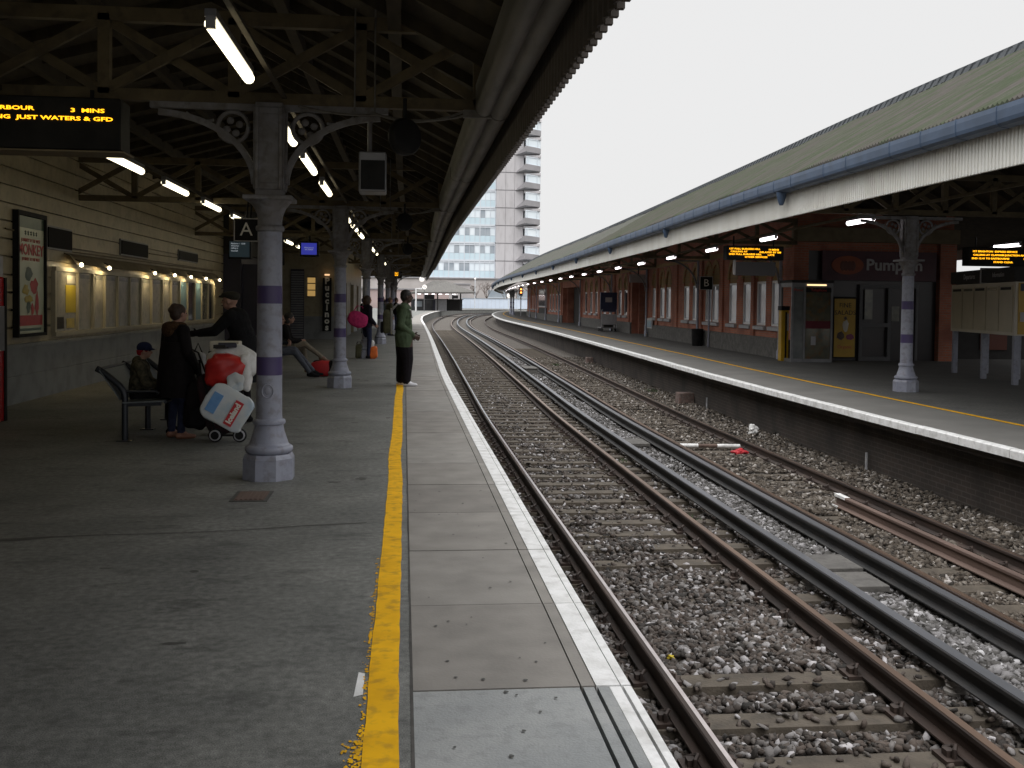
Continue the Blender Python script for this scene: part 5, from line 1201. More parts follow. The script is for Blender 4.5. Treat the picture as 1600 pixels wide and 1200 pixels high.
for k, z in enumerate(fl_z[:-1]):
    sh = MB(); x = 26.15
    for w_ in (2.6, 2.55, 2.55): sh.box(x, x+w_-.07, TY-1.2, TY+14, z+.28, z+FH); x += w_
    sh.build('concrete_panel', M['conc'], tw)
    MB().box(26.1, 33.9, TY-1.05, TY+14, z, z+.28).build('shadow_joint', M['conc_dark'], tw)
    # jutting bay: sloping soffit, apron and a strip window
    bay = MB(); yb0, yb1 = TY-4.4, TY+10
    bay.add([(31.4, TY-1.25, z+.1), (33.9, TY-1.25, z+.1), (38.5, TY-.2, z+.55), (38.5, yb1, z+.55), (33.9, yb1, z+.1),
             (33.9, yb0, z+.75), (38.5, yb0+2.6, z+.55), (33.9, yb0, z+2.35), (38.5, yb0+2.6, z+1.95), (38.5, yb1, z+1.95), (33.9, yb1, z+2.35), (33.9, TY-1.25, z+2.35)],
            ((0, 1, 5), (1, 2, 6, 5), (5, 6, 8, 7), (6, 2, 3, 9, 8), (7, 8, 9, 10, 11), (1, 4, 3, 2), (0, 5, 7, 11), (0, 11, 1), (1, 11, 10, 4), (4, 10, 9, 3)))
    bo = bay.build('jutting_bay', M['conc_dark'], tw)
    gl = MB(); gl.add([(34.2, yb0+.35, z+2.3), (38.3, yb0+2.7, z+1.95), (38.3, yb0+2.7, z+4.25), (34.2, yb0+.35, z+4.45), (34.2, yb1, z+2.3), (38.3, yb1, z+1.95), (38.3, yb1, z+4.25), (34.2, yb1, z+4.45)],
                      ((0, 1, 2, 3), (1, 5, 6, 2), (4, 7, 6, 5), (0, 3, 7, 4), (3, 2, 6, 7), (0, 4, 5, 1))).build('window', M['glass_pale'], bo)
    fb = MB()
    a, b = Vector((34.1, yb0+.2, 0)), Vector((38.45, yb0+2.65, 0))
    for f_ in (0, .13, .78, 1): p = a.lerp(b, f_); fb.box(p.x-.07, p.x+.07, p.y-.07, p.y+.07, z+1.95+.3*(1-f_), z+4.4)
    for zz_ in (.02, .5): fb.bar((a.x, a.y, z+2.28+zz_*3.9), (b.x, b.y, z+1.98+zz_*4.4), .12, .12)
    fb.build('window_frame', M['mullion'], bo)
    MB().box(33.85, 38.55, TY-2.2, yb1, z+4.4, z+FH+.08).build('bay_head', M['conc'], bo)
# lower blocks
pd = thing('low_block', 'low tan podium building with dark windows below the office tower', 'building', (20, 283, 0))
MB().box(-20, 70, 282, 289.6, 0, 8.0).build('wall', M['tan'], pd)
for x in (23.5, 31.5): w_ = MB().box(x, x+5.2, 281.8, 282, 3.0, 5.0).build('window', M['glass_dark'], pd); MB().box(x-.1, x+5.3, 281.7, 281.9, 2.85, 3.0).build('sill', M['mullion'], w_)
MB().box(-20.2, 70.2, 281.6, 289.7, 8.0, 8.3).build('parapet', M['conc_dark'], pd)
w2_ = thing('white_house', 'pale rendered block beside the tracks, below the tower', 'building', (14, 265, 0))
MB().box(12.2, 17.6, 268, 275, 0, 6.2).build('wall', mat('render_white', (.45, .42, .42), (.38, .36, .36), scale=.4), w2_); w_ = MB().box(13.4, 14.3, 267.9, 268, 3.9, 5.2).build('window', M['glass_dark'], w2_); MB().box(12.0, 17.8, 267.7, 275.2, 6.2, 6.5).build('roof', M['conc_dark'], w2_)
pb2 = thing('brick_house', 'pinkish brick building seen under the small hipped canopy', 'building', (5, 245, 0)); MB().box(-12, 11, 245, 256, 0, 4.4).build('wall', M['pinkbrick'], pb2); MB().box(-12.3, 11.3, 244.7, 256.3, 4.4, 4.7).build('roof', M['conc_dark'], pb2)
# pale hoarding behind the curve
hd_ = thing('hoarding', 'long pale blue hoarding fence beyond the curve of the tracks', 'fence', (15, 264, 0))
hm = MB(); pts = [(15.2, 263), (24, 264.5), (33, 266), (42, 268)]
for (xa, ya), (xb3, yb3) in zip(pts[:-1], pts[1:]):
    n = 8
    for i in range(n):
        a = Vector((xa+(xb3-xa)*i/n, ya+(yb3-ya)*i/n, 0)); b = Vector((xa+(xb3-xa)*(i+1)/n, ya+(yb3-ya)*(i+1)/n, 0)); hm.bar(a+Vector((.0, 0, 1.3)), b+Vector((-.04, 0, 1.3)), .08, 2.55, upv=(0, 0, 1))
hm.build('fence_panel', M['hoarding'], hd_)
for (xa, ya), (xb3, yb3) in zip(pts[:-1], pts[1:]): MB().bar((xa, ya-.1, 2.62), (xb3, yb3-.1, 2.62), .14, .1).build('top_rail', M['glass_dark'], hd_)
# small hipped canopy on the far end of this platform
hc = thing('platform_shelter', 'small grey hipped platform shelter with lights beyond the dark canopy', 'shelter', (6, 185, 0))
xs0, xs1, ys0, ys1 = 1.6, 13.0, 182, 192
MB().add([(xs0, ys0, 3.3), (xs1, ys0+2, 3.45), (xs1, ys1, 3.45), (xs0, ys1, 3.3), (5.5, 186.5, 5.45), (8.0, 187.5, 5.45), (xs0, ys0, 3.05), (xs1, ys0+2, 3.25), (xs1, ys1, 3.25), (xs0, ys1, 3.05)],
         ((0, 1, 5, 4), (1, 2, 5), (2, 3, 4, 5), (3, 0, 4), (6, 7, 1, 0), (7, 8, 2, 1), (8, 9, 3, 2), (9, 6, 0, 3), (6, 9, 8, 7))).build('roof', M['plinth_grey'], hc)
for (x, y) in ((2.4, 183.5), (6.3, 184.5), (10.5, 186)): MB().tube([(x, y, 0), (x, y, 3.15)], .12, 8).build('post', M['dark_soft'], hc)
for i in range(6): MB().cbox((3.0+i*1.25, 183.4+i*.2, 2.98), (.6, .16, .08)).build('lamp', M['tube_cool'], hc)
MB().box(3.8, 5.7, 184, 184.4, 2.1, 2.9).build('hanging_panel', M['black'], hc)
ds = thing('waiting_shelter', 'dark glazed waiting shelter under the hipped canopy', 'shelter', (4, 190, 0)); MB().box(1.6, 6.1, 189.2, 190.5, 0, 2.0).build('body', M['pane_dark'], ds); MB().box(1.5, 11.2, 189, 190.7, 2.0, 2.15).build('roof', M['conc_dark'], ds); MB().box(2.2, 3.6, 189.1, 189.2, .7, 1.7).build('window', M['glass_dark'], ds)
wbx = thing('cabinet', 'pale grey cabinet beside the dark waiting shelter', 'cabinet', (7, 188, 0)); MB().box(6.0, 8.1, 188, 188.9, 0, 2.0).build('body', M['pale_metal'], wbx); MB().box(5.6, 6.0, 188.1, 188.8, 0, 1.9).build('side_panel', M['navy'], wbx)
dbx = thing('dark_screen', 'dark fence screen between the grey cabinet and the hoarding', 'screen fence', (9.5, 189, 0)); MB().box(8.2, 11.0, 189, 189.2, 0, 2.1).build('panel', M['dark_soft'], dbx); MB().box(8.15, 8.3, 188.9, 189.3, 0, 2.2).build('post', M['black'], dbx)
sgn = thing('signal_post', 'dark railway signal with several heads beside the grey cabinet', 'signal', (9.8, 200, 0)); MB().tube([(9.8, 200, 0), (9.8, 200, 4.2)], .14, 8).build('post', M['black'], sgn); MB().cbox((10.1, 199.8, 3.75), (1.3, .3, .75), 0).build('signal_head', M['black'], sgn); MB().cbox((10.2, 199.8, 2.6), (1.2, .3, .6)).build('signal_head', M['black'], sgn)
for i in range(4): MB().cbox((9.75+i*.3, 199.6, 3.18), (.13, .05, .13)).build('lamp', M['lamp_white'], sgn)
# lamps
lp = thing('platform_lamp', 'white lamp post with short top arm beside the curving platform edge', 'lamp post', (2.23, 170, 0)); MB().tube([(2.23, 170, 0), (2.23, 170, 3.75), (3.2, 170, 3.78)], .13, 8).build('post', M['white_frame'], lp); MB().cbox((2.9, 170, 3.7), (.7, .2, .12)).build('lamp_head', M['white_frame'], lp)
ds1 = thing('round_sign', 'white round disc sign with a slanted bar on a thin post', 'sign', (3.6, 168, 0)); MB().tube([(3.55, 168, 0), (3.55, 168, 3.7)], .06, 6).build('post', M['grey_metal'], ds1)
MB().lathe([(0, -.04), (.36, -.04), (.38, 0), (.36, .04), (0, .04)], 20, (3.58, 167.9, 4.0), axis=Matrix.Rotation(PI/2, 3, 'X'), caps=False).build('disc', M['lamp_white'], ds1); MB().bar((3.32, 167.8, 4.22), (3.84, 167.8, 3.78), .05, .06).build('bar', M['black'], ds1)
ds2 = thing('round_lamp', 'white round lamp at the far tip of the dark canopy', 'lamp', W(73.4, .85, 3.2)); p = W(73.6, .72, 3.22)
MB().lathe([(0, -.1), (.15, -.08), (.19, 0), (.15, .08), (0, .1)], 18, p, axis=Matrix.Rotation(PI/2, 3, 'X'), caps=False).build('globe', M['lamp_white'], ds2, smooth=60); MB().bar((p.x, p.y, p.z+.15), (p.x-.05, p.y-.1, 3.6), .05, .05).build('bracket', M['black'], ds2)
for i, (x, y, z, r) in enumerate(((26.8, 258, 3.4, .5), (18.2, 258, 7.55, .22))):
    sl_ = thing('street_lamp', ('white lamp with a bulbous head rising above the pale hoarding', 'tall thin lamp post before the tower')[i], 'street lamp', (x, y, 0)); MB().tube([(x, y, 0), (x, y, z+(2.6 if i == 0 else 0))], .09, 6).build('post', M['mullion'], sl_); MB().ell((x, y, z), (r, r*.6, r*1.2)).build('lamp_head', M['lamp_white'], sl_, smooth=60)
# amber signal at the far end of the opposite platform
asg = thing('signal_post', 'slim signal post with two amber lights past the brick building', 'signal', (14.8, 128, 0)); p = Vector((14.82, 128, 0))
MB().tube([p, p+Vector((0, 0, 3.0))], .06, 8).build('post', M['pale_metal'], asg); MB().cbox(p+Vector((0, .1, 3.1)), (.42, .25, 1.2)).build('signal_head', M['dark_soft'], asg)
for z in (2.92, 3.32): MB().ell(p+Vector((0, -.08, z)), (.11, .05, .11)).build('lamp', M['amber'], asg)
# bare trees
def bare_tree(name, label, x, y, h, seed):
    rnd = random.Random(seed); tr = thing(name, label, 'tree', (x, y, 0)); tk = MB(); tg = MB()
    def grow(p, d, ln, r, dep):
        q = p+d*ln; (tk if dep < 2 else tg).tube([p, p.lerp(q, .5)+Vector((rnd.uniform(-.1, .1), rnd.uniform(-.1, .1), 0))*ln*.5, q], [r, r*.85, r*.65], 5 if dep < 2 else 3)
        if dep >= 5: return
        for i in range(3 if dep < 4 else 3):
            nd = (d+Vector((rnd.uniform(-.8, .8), rnd.uniform(-.8, .8), rnd.uniform(-.1, .5)))).normalized(); grow(p.lerp(q, rnd.uniform(.55, 1)), nd, ln*rnd.uniform(.55, .8), r*.6, dep+1)
    grow(Vector((x, y, 0)), Vector((0, 0, 1)), h*.33, h*.018, 0)
    tk.build('trunk', M['bark'], tr); tg.build('crown', M['bark'], tr)
for i, (x, y, h, l) in enumerate(((19.5, 272, 8.5, 'thin bare tree beside the white house'), (22.5, 274, 9.5, 'taller bare tree in front of the podium windows'), (27.5, 273, 7.5, 'small bare tree between the two podium windows'), (31, 275, 8, 'bare tree by the white bulbous lamp'))): bare_tree('bare_tree', l, x, y, h, i+3)
# far side houses seen between the columns
fb_ = thing('far_block', 'pale distant building glimpsed between the iron columns', 'building', (-25, 130, 0)); MB().box(-60, -6, 150, 160, 0, 3.4).build('wall', M['tan'], fb_); MB().box(-60.3, -5.7, 149.7, 160.3, 3.4, 3.7).build('roof', M['conc_dark'], fb_)
# ================================================================ people
def cloth(name, c, c2=None, sc=14): return mat(name, c, c2 or tuple(x*.7 for x in c), scale=sc, rough=.85, bump=.9, bscale=9, spec=.15)
CLO = dict(skin_dark=mat('skin_dark', (.075, .042, .03), (.06, .034, .025), scale=12, rough=.5), skin=mat('skin', (.42, .25, .19), (.36, .2, .15), scale=12, rough=.55), hair_black=mat('hair_black', (.012, .01, .009), (.025, .02, .018), scale=60, rough=.6),
    hair_brown=mat('hair_brown', (.05, .026, .016), (.03, .016, .01), scale=60, rough=.6), hair_fair=mat('hair_fair', (.12, .075, .045), (.08, .05, .03), scale=60, rough=.6),
    green=cloth('green_jacket', (.075, .105, .06)), blacktrs=cloth('black_trousers', (.012, .010, .013)), white_shoe=mat('white_shoe', (.72, .72, .76), rough=.5), jeans=cloth('dark_jeans', (.035, .042, .085)), greyjeans=cloth('grey_jeans', (.11, .12, .15)),
    coat=cloth('black_coat', (.013, .011, .012)), fur=cloth('fur', (.09, .05, .028), (.04, .022, .012), 50), tan_shoe=mat('tan_shoe', (.24, .11, .07), rough=.5), camo=cloth('camo', (.1, .085, .055), (.028, .03, .022), 22), navycap=cloth('navy_cap', (.018, .024, .07)), red_band=cloth('red_band', (.35, .02, .03)),
    darkcoat=cloth('dark_coat', (.013, .013, .015)), navycoat=cloth('navy_coat', (.022, .02, .034)), boot=mat('brown_boot', (.15, .075, .04), rough=.5), tealcoat=cloth('teal_coat', (.03, .05, .055)), olive=cloth('olive_coat', (.1, .1, .06)), cap=cloth('tweed_cap', (.045, .042, .034)), pink=cloth('pink', (.62, .05, .2)), cream=cloth('cream_trousers', (.25, .22, .17)))
def capsule(mb, a, b, ra, rb, n=12):
    a = Vector(a); b = Vector(b); d = b-a
    if d.length < 1e-5: d = Vector((0, 0, 1e-3)); b = a+d
    d.normalize(); o = d.orthogonal().normalized(); q = d.cross(o); base = len(mb.v); rings = []
    for k in range(4): th = -PI/2+PI/2*k/4; rings.append((a+d*ra*math.sin(th), max(ra*math.cos(th), 1e-4)))
    rings.append((a, ra)); rings.append((b, rb))
    for k in range(1, 5): th = PI/2*k/4; rings.append((b+d*rb*math.sin(th), max(rb*math.cos(th), 1e-4)))
    for c, r in rings:
        for k in range(n): an = 2*PI*k/n; mb.v.append(tuple(c+(o*math.cos(an)+q*math.sin(an))*r))
    for i in range(len(rings)-1):
        for k in range(n): k2 = (k+1) % n; mb.f.append((base+i*n+k, base+i*n+k2, base+(i+1)*n+k2, base+(i+1)*n+k)); mb.m.append(0)
    mb.f.append(tuple(base+k for k in reversed(range(n)))); mb.f.append(tuple(base+(len(rings)-1)*n+k for k in range(n))); mb.m += [0, 0]
def fuse(mb, voxel, smooth=4):
    """one continuous skin over overlapping limbs"""
    me = bpy.data.meshes.new('tmp'); me.from_pydata(mb.v, [], mb.f); bm = bmesh.new(); bm.from_mesh(me); bmesh.ops.recalc_face_normals(bm, faces=bm.faces); bm.to_mesh(me); bm.free()
    o = bpy.data.objects.new('tmp', me); col.objects.link(o)
    m = o.modifiers.new('r', 'REMESH'); m.mode = 'VOXEL'; m.voxel_size = voxel; m.use_smooth_shade = True
    if smooth: s = o.modifiers.new('s', 'SMOOTH'); s.factor = .5; s.iterations = smooth
    res = bpy.data.meshes.new_from_object(o.evaluated_get(bpy.context.evaluated_depsgraph_get()))
    bpy.data.objects.remove(o); bpy.data.meshes.remove(me); return res
STAND = dict(pelvis=(0, 0, .96), waist=(.01, 0, 1.1), chest=(0, 0, 1.3), neck=(-.01, 0, 1.47), head=(.03, 0, 1.635), shL=(-.01, .185, 1.415), shR=(-.01, -.185, 1.415), elL=(-.03, .245, 1.13), elR=(-.03, -.245, 1.13),
             wrL=(.05, .25, .88), wrR=(.05, -.25, .88), hipL=(0, .095, .92), hipR=(0, -.095, .92), knL=(.03, .11, .5), knR=(.03, -.11, .5), anL=(0, .115, .09), anR=(0, -.115, .09))
def sit(fwd=.45, shin=.05, lean=.0, seat=.45):
    b = seat+.10
    return dict(pelvis=(0, 0, b), waist=(-.02+lean*.15, 0, b+.14), chest=(-.02+lean*.35, 0, b+.34), neck=(lean*.5-.01, 0, b+.51), head=(.04+lean*.65, 0, b+.675), shL=(lean*.45-.01, .185, b+.455), shR=(lean*.45-.01, -.185, b+.455),
                elL=(.1+lean*.4, .24, b+.2), elR=(.1+lean*.4, -.24, b+.2), wrL=(.32, .14, b+.13), wrR=(.32, -.14, b+.13), hipL=(.02, .095, b-.01), hipR=(.02, -.095, b-.01), knL=(fwd, .12, b-.0), knR=(fwd, -.12, b-.0), anL=(fwd+shin, .12, .09), anR=(fwd+shin, -.12, .09))
def human(label, loc, rz, H, base, over, reg, voxel=.011, fat=1.0, legs=1.0, hands=True, footdir=None, look=0.0, group=None, hem=None, bald=False):
    """reg: materials for skin, top, legs, shoe (and hand when gloved); returns the person object"""
    J = dict(base); J.update(over or {}); k = H/1.75
    J = {n: Vector(p)*k for n, p in J.items()}
    mb = MB(); seg = []
    def cap(a, b, ra, rb, r_, n=12): capsule(mb, a, b, ra*k, rb*k, n); seg.append((Vector(a), Vector(b), ra*k, rb*k, r_))
    def el(c, r, r_, R=None): mb.ell(c, [x*k for x in r], R, 14, 10); seg.append((Vector(c), Vector(c)+Vector((0, 0, 1e-3)), min(r)*k, min(r)*k, r_))
    P = lambda n: J[n]
    cap(P('pelvis')+Vector((0, .045*k, 0)), P('pelvis')+Vector((0, -.045*k, 0)), .125*fat, .125*fat, 'legs'); cap(P('pelvis')+Vector((0, 0, .03*k)), P('waist'), .13*fat, .125*fat, 'top')
    up_ = (P('neck')-P('waist')).normalized(); sdv = (P('shL')-P('shR')).normalized(); fw_ = sdv.cross(up_).normalized()
    Rm = Matrix(((fw_.x, sdv.x, up_.x), (fw_.y, sdv.y, up_.y), (fw_.z, sdv.z, up_.z)))
    for f in (.2, .5, .75): c = P('waist').lerp(P('neck'), f); mb.ell(c, [.12*k*fat, .165*k*fat, .14*k], Rm, 16, 10); seg.append((c-sdv*.07*k, c+sdv*.07*k, .12*k*fat, .12*k*fat, 'top'))
    cap(P('shL'), P('shR'), .072*fat, .072*fat, 'top'); cap(P('chest').lerp(P('neck'), .8), P('neck'), .085, .062, 'top')
    cap(P('neck'), P('head')-Vector((.01*k, 0, .06*k)), .056, .052, 'skin')
    hd = P('head'); Rz = Matrix.Rotation(look, 3, 'Z')
    def hp_(x, y, z): return hd+Rz @ Vector((x*k, y*k, z*k))
    el(hp_(-.005, 0, .02), (.098, .078, .102), 'skin', Rz); el(hp_(.03, 0, -.045), (.066, .058, .07), 'skin', Rz)
    cap(hp_(.088, 0, .012), hp_(.108, 0, -.022), .011, .016, 'skin', 8); cap(hp_(.075, .022, -.062), hp_(.075, -.022, -.062), .014, .014, 'skin', 8); cap(hp_(.072, .03, .028), hp_(.072, -.03, .028), .018, .018, 'skin', 8)
    for sg in (1, -1): el(hp_(-.005, sg*.08, -.01), (.02, .012, .034), 'skin', Rz)
    hm_ = 'hand' if 'hand' in reg else 'skin'
    for S_ in 'LR':
        sg = 1 if S_ == 'L' else -1
        sh, e_, w_ = P('sh'+S_), P('el'+S_), P('wr'+S_)
        cap(sh, e_, .067*fat, .054*fat, 'top'); cap(e_, e_.lerp(w_, .93), .054*fat, .042*fat, 'top')
        d = (w_-e_).normalized(); ins = Vector((0, -sg, 0)); ins = (ins-d*ins.dot(d)).normalized(); nrm = d.cross(ins)*sg
        hd_ = J.get('hd'+S_); d2 = Vector(hd_).normalized() if hd_ is not None else d
        ac = d2.cross(ins).normalized()      # across the palm
        if hands:
            cap(w_-d*.01*k, w_+d2*.03*k, .030, .032, hm_, 10)
            for off in (-.022, 0, .022): cap(w_+d2*.03*k+ac*off*k, w_+d2*.085*k+ac*off*k*1.25, .018, .016, hm_, 8)
            for i, (off, ln) in enumerate(((-.034, .068), (-.0115, .08), (.0115, .075), (.034, .058))):
                q0 = w_+d2*.09*k+ac*off*k; q1 = q0+(d2*.9+ins*.3).normalized()*ln*.5*k; q2 = q1+(d2*.55+ins*.8).normalized()*ln*.5*k; cap(q0, q1, .0105, .0098, hm_, 8); cap(q1, q2, .0098, .009, hm_, 8)
            t0 = w_+d2*.025*k-ac*.03*k; t1 = t0+(d2*.6-ac*.6+ins*.4).normalized()*.045*k; t2_ = t1+(d2*.9+ins*.4).normalized()*.032*k; cap(t0, t1, .014, .012, hm_, 8); cap(t1, t2_, .0115, .0098, hm_, 8)
        else: cap(w_-d*.01*k, w_+d2*.11*k, .034, .03, hm_, 8)
        hip, kn, an = P('hip'+S_), P('kn'+S_), P('an'+S_)
        cap(hip, kn, .092*legs*fat**.5, .066*legs, 'legs'); cap(kn, an.lerp(kn, .06), .066*legs, .05*legs, 'legs')
        f_ = (kn-an).cross(Vector((0, 1, 0))); fd = J.get('ft'+S_); fd = Vector(fd).normalized() if fd is not None else Vector((1, sg*.18, 0)).normalized()
        sole = an-Vector((0, 0, .055*k)) if fd.z > -.2 else an
        cap(an-fd*.035*k-Vector((0, 0, .042*k)), an+fd*.10*k-Vector((0, 0, .05*k)), .042, .040, 'shoe', 10); cap(an+fd*.09*k-Vector((0, 0, .052*k)), an+fd*.175*k-Vector((0, 0, .058*k)), .040, .030, 'shoe', 10); cap(an, an+fd*.06*k-Vector((0, 0, .03*k)), .042, .042, 'shoe', 10)
    me = fuse(mb, voxel, 3)
    names = [n for n in ('skin', 'top', 'legs', 'shoe', 'hand') if n in reg]; me.materials.clear()
    for n in names: me.materials.append(reg[n])
    nv = len(me.vertices); co = np.empty(nv*3, np.float32); me.vertices.foreach_get('co', co); co = co.reshape(-1, 3)
    best = np.full(nv, 1e9); idx = np.zeros(nv, int)
    for a, b, ra, rb, r_ in seg:
        A_, B_ = np.array(a), np.array(b); d = B_-A_; L2 = max(d@d, 1e-9); tt_ = np.clip(((co-A_)@d)/L2, 0, 1); ds_ = np.linalg.norm(co-(A_+tt_[:, None]*d), axis=1)-(ra+(rb-ra)*tt_)
        if hem is not None and r_ == 'legs' : ds_ = ds_+np.where(co[:, 2] > hem*k, .5, 0)
        if hem is not None and r_ == 'top': ds_ = ds_+np.where(co[:, 2] < hem*k, .5, 0)
        mm = ds_ < best; best[mm] = ds_[mm]; idx[mm] = names.index(r_)
    np_ = len(me.polygons); ls = np.empty(np_, np.int32); me.polygons.foreach_get('loop_start', ls); lv = np.empty(len(me.loops), np.int32); me.loops.foreach_get('vertex_index', lv)
    me.polygons.foreach_set('material_index', idx[lv[ls]].astype(np.int32)); me.polygons.foreach_set('use_smooth', [True]*np_); me.update()
    me.name = 'person'; o = bpy.data.objects.new('person', me); col.objects.link(o); o.location = loc; o.rotation_euler = (0, 0, rz); tag(o, label, 'person', group)
    o['hx'], o['hy'], o['hz'], o['k'], o['look'] = hd.x, hd.y, hd.z, k, look
    for sg in (1, -1):
        MB().ell(hp_(.078, sg*.032, .005), (.013*k, .012*k, .009*k), nu=8, nv=6).build('eye', M['black'], o, local=True, smooth=60)
    return o
def headpart(o, name, m, els, voxel=None, smooth=3):
    """hair or hat from overlapping lumps in head space"""
    k = o['k']; hd = Vector((o['hx'], o['hy'], o['hz'])); Rz = Matrix.Rotation(o['look'], 3, 'Z'); mb = MB()
    for c, r in els: mb.ell(hd+Rz @ (Vector(c)*k), [x*k for x in r], Rz, 14, 10)
    me = fuse(mb, voxel or .009, smooth); me.materials.clear(); me.materials.append(m); me.name = name
    c_ = bpy.data.objects.new(name, me); col.objects.link(c_); c_.parent = o; return c_
def ringloft(name, m, rings, parent, n=20, wob=.0, seed=0):
    """garment lofted through ellipses (cx, cy, z, rx, ry)"""
    rnd = random.Random(seed); mb = MB(); ph_ = [rnd.uniform(0, 6) for _ in range(3)]
    for (cx, cy, z, rx, ry) in rings:
        for q in range(n):
            a = 2*PI*q/n; f = 1+wob*math.sin(a*4+ph_[0]+z*3)+wob*.6*math.sin(a*7+ph_[1]); mb.v.append((cx+rx*math.cos(a)*f, cy+ry*math.sin(a)*f, z))
    for i in range(len(rings)-1):
        for q in range(n): q2 = (q+1) % n; mb.f.append((i*n+q, i*n+q2, (i+1)*n+q2, (i+1)*n+q)); mb.m.append(0)
    e_ = (len(rings)-1)*n; mb.f.append(tuple(range(n))); mb.f.append(tuple(e_+q for q in range(n))); mb.m += [0, 0]
    return mb.build(name, m, parent, local=True, smooth=60)

# man in green at the platform edge
man = human('man in green jacket, baggy black trousers and white trainers standing at the yellow line', W(19.7, .0), 0.04, 1.84, STAND,
            dict(elL=(-.05, .26, 1.13), elR=(-.07, -.255, 1.12), wrL=(.17, .08, .93), wrR=(.17, -.13, .92), hdL=(1, -.35, -.35), hdR=(1, .25, -.55), head=(.055, 0, 1.625), neck=(.0, 0, 1.47), anR=(.05, -.13, .09), anL=(-.05, .13, .09), knR=(.07, -.12, .5), knL=(-.02, .12, .5)),
            dict(skin=CLO['skin_dark'], top=CLO['green'], legs=CLO['blacktrs'], shoe=CLO['white_shoe']), voxel=.009, fat=1.2, legs=1.62, hem=.72)
headpart(man, 'hair', CLO['hair_black'], [((-.02, 0, .04), (.105, .088, .095)), ((-.05, 0, .0), (.075, .085, .08)), ((-.06, 0, -.045), (.045, .06, .05))])
bp_ = thing('backpack', 'backpack with pale grey back panel worn by the man in green', 'backpack', W(19.7, -.22, 1.1), 0.04)
def superbox(c, s, e=.35, nu=20, nv=14, noise=.0, seed=0, R=None):
    rnd = random.Random(seed); ph_ = [rnd.uniform(0, 6.3) for _ in range(6)]; mb = MB(); sg = lambda x, p: math.copysign(abs(x)**p, x)
    for i in range(nv+1):
        th = -PI/2+PI*i/nv
        for q in range(nu):
            a = 2*PI*q/nu; p = Vector((s[0]/2*sg(math.cos(th), e)*sg(math.cos(a), e), s[1]/2*sg(math.cos(th), e)*sg(math.sin(a), e), s[2]/2*sg(math.sin(th), e)))
            if noise:
                f = noise*(math.sin(p.x*23+ph_[0]+p.z*9)+math.sin(p.z*27+ph_[1]-p.x*12)+.7*math.sin(p.z*55+p.x*41+ph_[2])); n_ = p.normalized() if p.length > 0 else p; p = p+n_*f
            if R is not None: p = R @ p
            mb.v.append(tuple(Vector(c)+p))
    for i in range(nv):
        for q in range(nu): q2 = (q+1) % nu; mb.f.append((i*nu+q, i*nu+q2, (i+1)*nu+q2, (i+1)*nu+q)); mb.m.append(0)
    return mb
superbox((-.1, 0, .13), (.16, .30, .46), .5, noise=.003).build('pack_body', CLO['olive'], bp_, local=True, smooth=60)
superbox((-.015, 0, .14), (.05, .30, .50), .5).build('back_panel', mat('panel_grey', (.42, .42, .4), (.34, .34, .33), scale=9, rough=.8), bp_, local=True, smooth=60)
superbox((-.19, 0, .02), (.07, .22, .22), .5, noise=.003).build('front_pocket', CLO['darkcoat'], bp_, local=True, smooth=60)
for sg in (-1, 1):
    MB().tube([(.0, sg*.12, .36), (.1, sg*.135, .47), (.22, sg*.14, .44), (.35, sg*.15, .34), (.37, sg*.15, .2)], .017, 6).build('strap', bpy.data.materials['panel_grey'], bp_, local=True, smooth=60)

# girl with the pink bag
gx = W(29.0, -1.12); girl = human('girl in dark jacket and jeans carrying a pink shoulder bag', gx, .5, 1.76, STAND, dict(wrL=(.2, .2, 1.0), wrR=(.16, -.2, .96), elL=(.0, .25, 1.13), elR=(-.02, -.25, 1.13)), dict(skin=CLO['skin'], top=CLO['navycoat'], legs=CLO['jeans'], shoe=CLO['darkcoat']), voxel=.011, fat=1.15, hem=.88)
headpart(girl, 'hair', CLO['hair_brown'], [((-.03, 0, .035), (.11, .095, .1)), ((-.06, 0, -.05), (.085, .1, .12)), ((-.02, .07, -.06), (.05, .03, .1)), ((-.02, -.07, -.06), (.05, .03, .1))])
pk_ = thing('shoulder_bag', 'bright pink shoulder bag hanging behind the girl in dark clothes', 'bag', W(28.75, -1.36, 1.0), 0)
superbox((0, 0, .1), (.56, .26, .44), .8, noise=.006, seed=4, R=Matrix.Rotation(.35, 3, 'Y')).build('bag_body', CLO['pink'], pk_, local=True, smooth=60)
MB().tube([(-.2, 0, .2), (-.02, .06, .48), (.12, .16, .46), (.2, .2, .2)], .014, 6).build('strap', CLO['pink'], pk_, local=True, smooth=60)
og = thing('carrier_bag', 'orange carrier bag with white handles on the ground by the girl', 'bag', W(28.95, -.94), 0)
superbox((0, 0, .17), (.24, .16, .36), .55, noise=.007, seed=6).build('bag_body', mat('orange_bag', (.75, .16, .02), (.6, .12, .015), scale=9, rough=.4), og, local=True, smooth=60); superbox((-.03, 0, .42), (.14, .06, .24), .8, noise=.008, seed=7).build('handles', M['white_paint'], og, local=True, smooth=60)
tb2_ = thing('travel_bag', 'dark olive travel bag standing behind the girl with the pink bag', 'bag', W(29.1, -1.34), 0); superbox((0, 0, .2), (.2, .3, .4), .4, noise=.004).build('bag_body', CLO['olive'], tb2_, local=True, smooth=60); MB().tube([(-.06, 0, .38), (-.05, 0, .46), (.05, 0, .46), (.06, 0, .38)], .012, 6).build('handle', CLO['darkcoat'], tb2_, local=True)

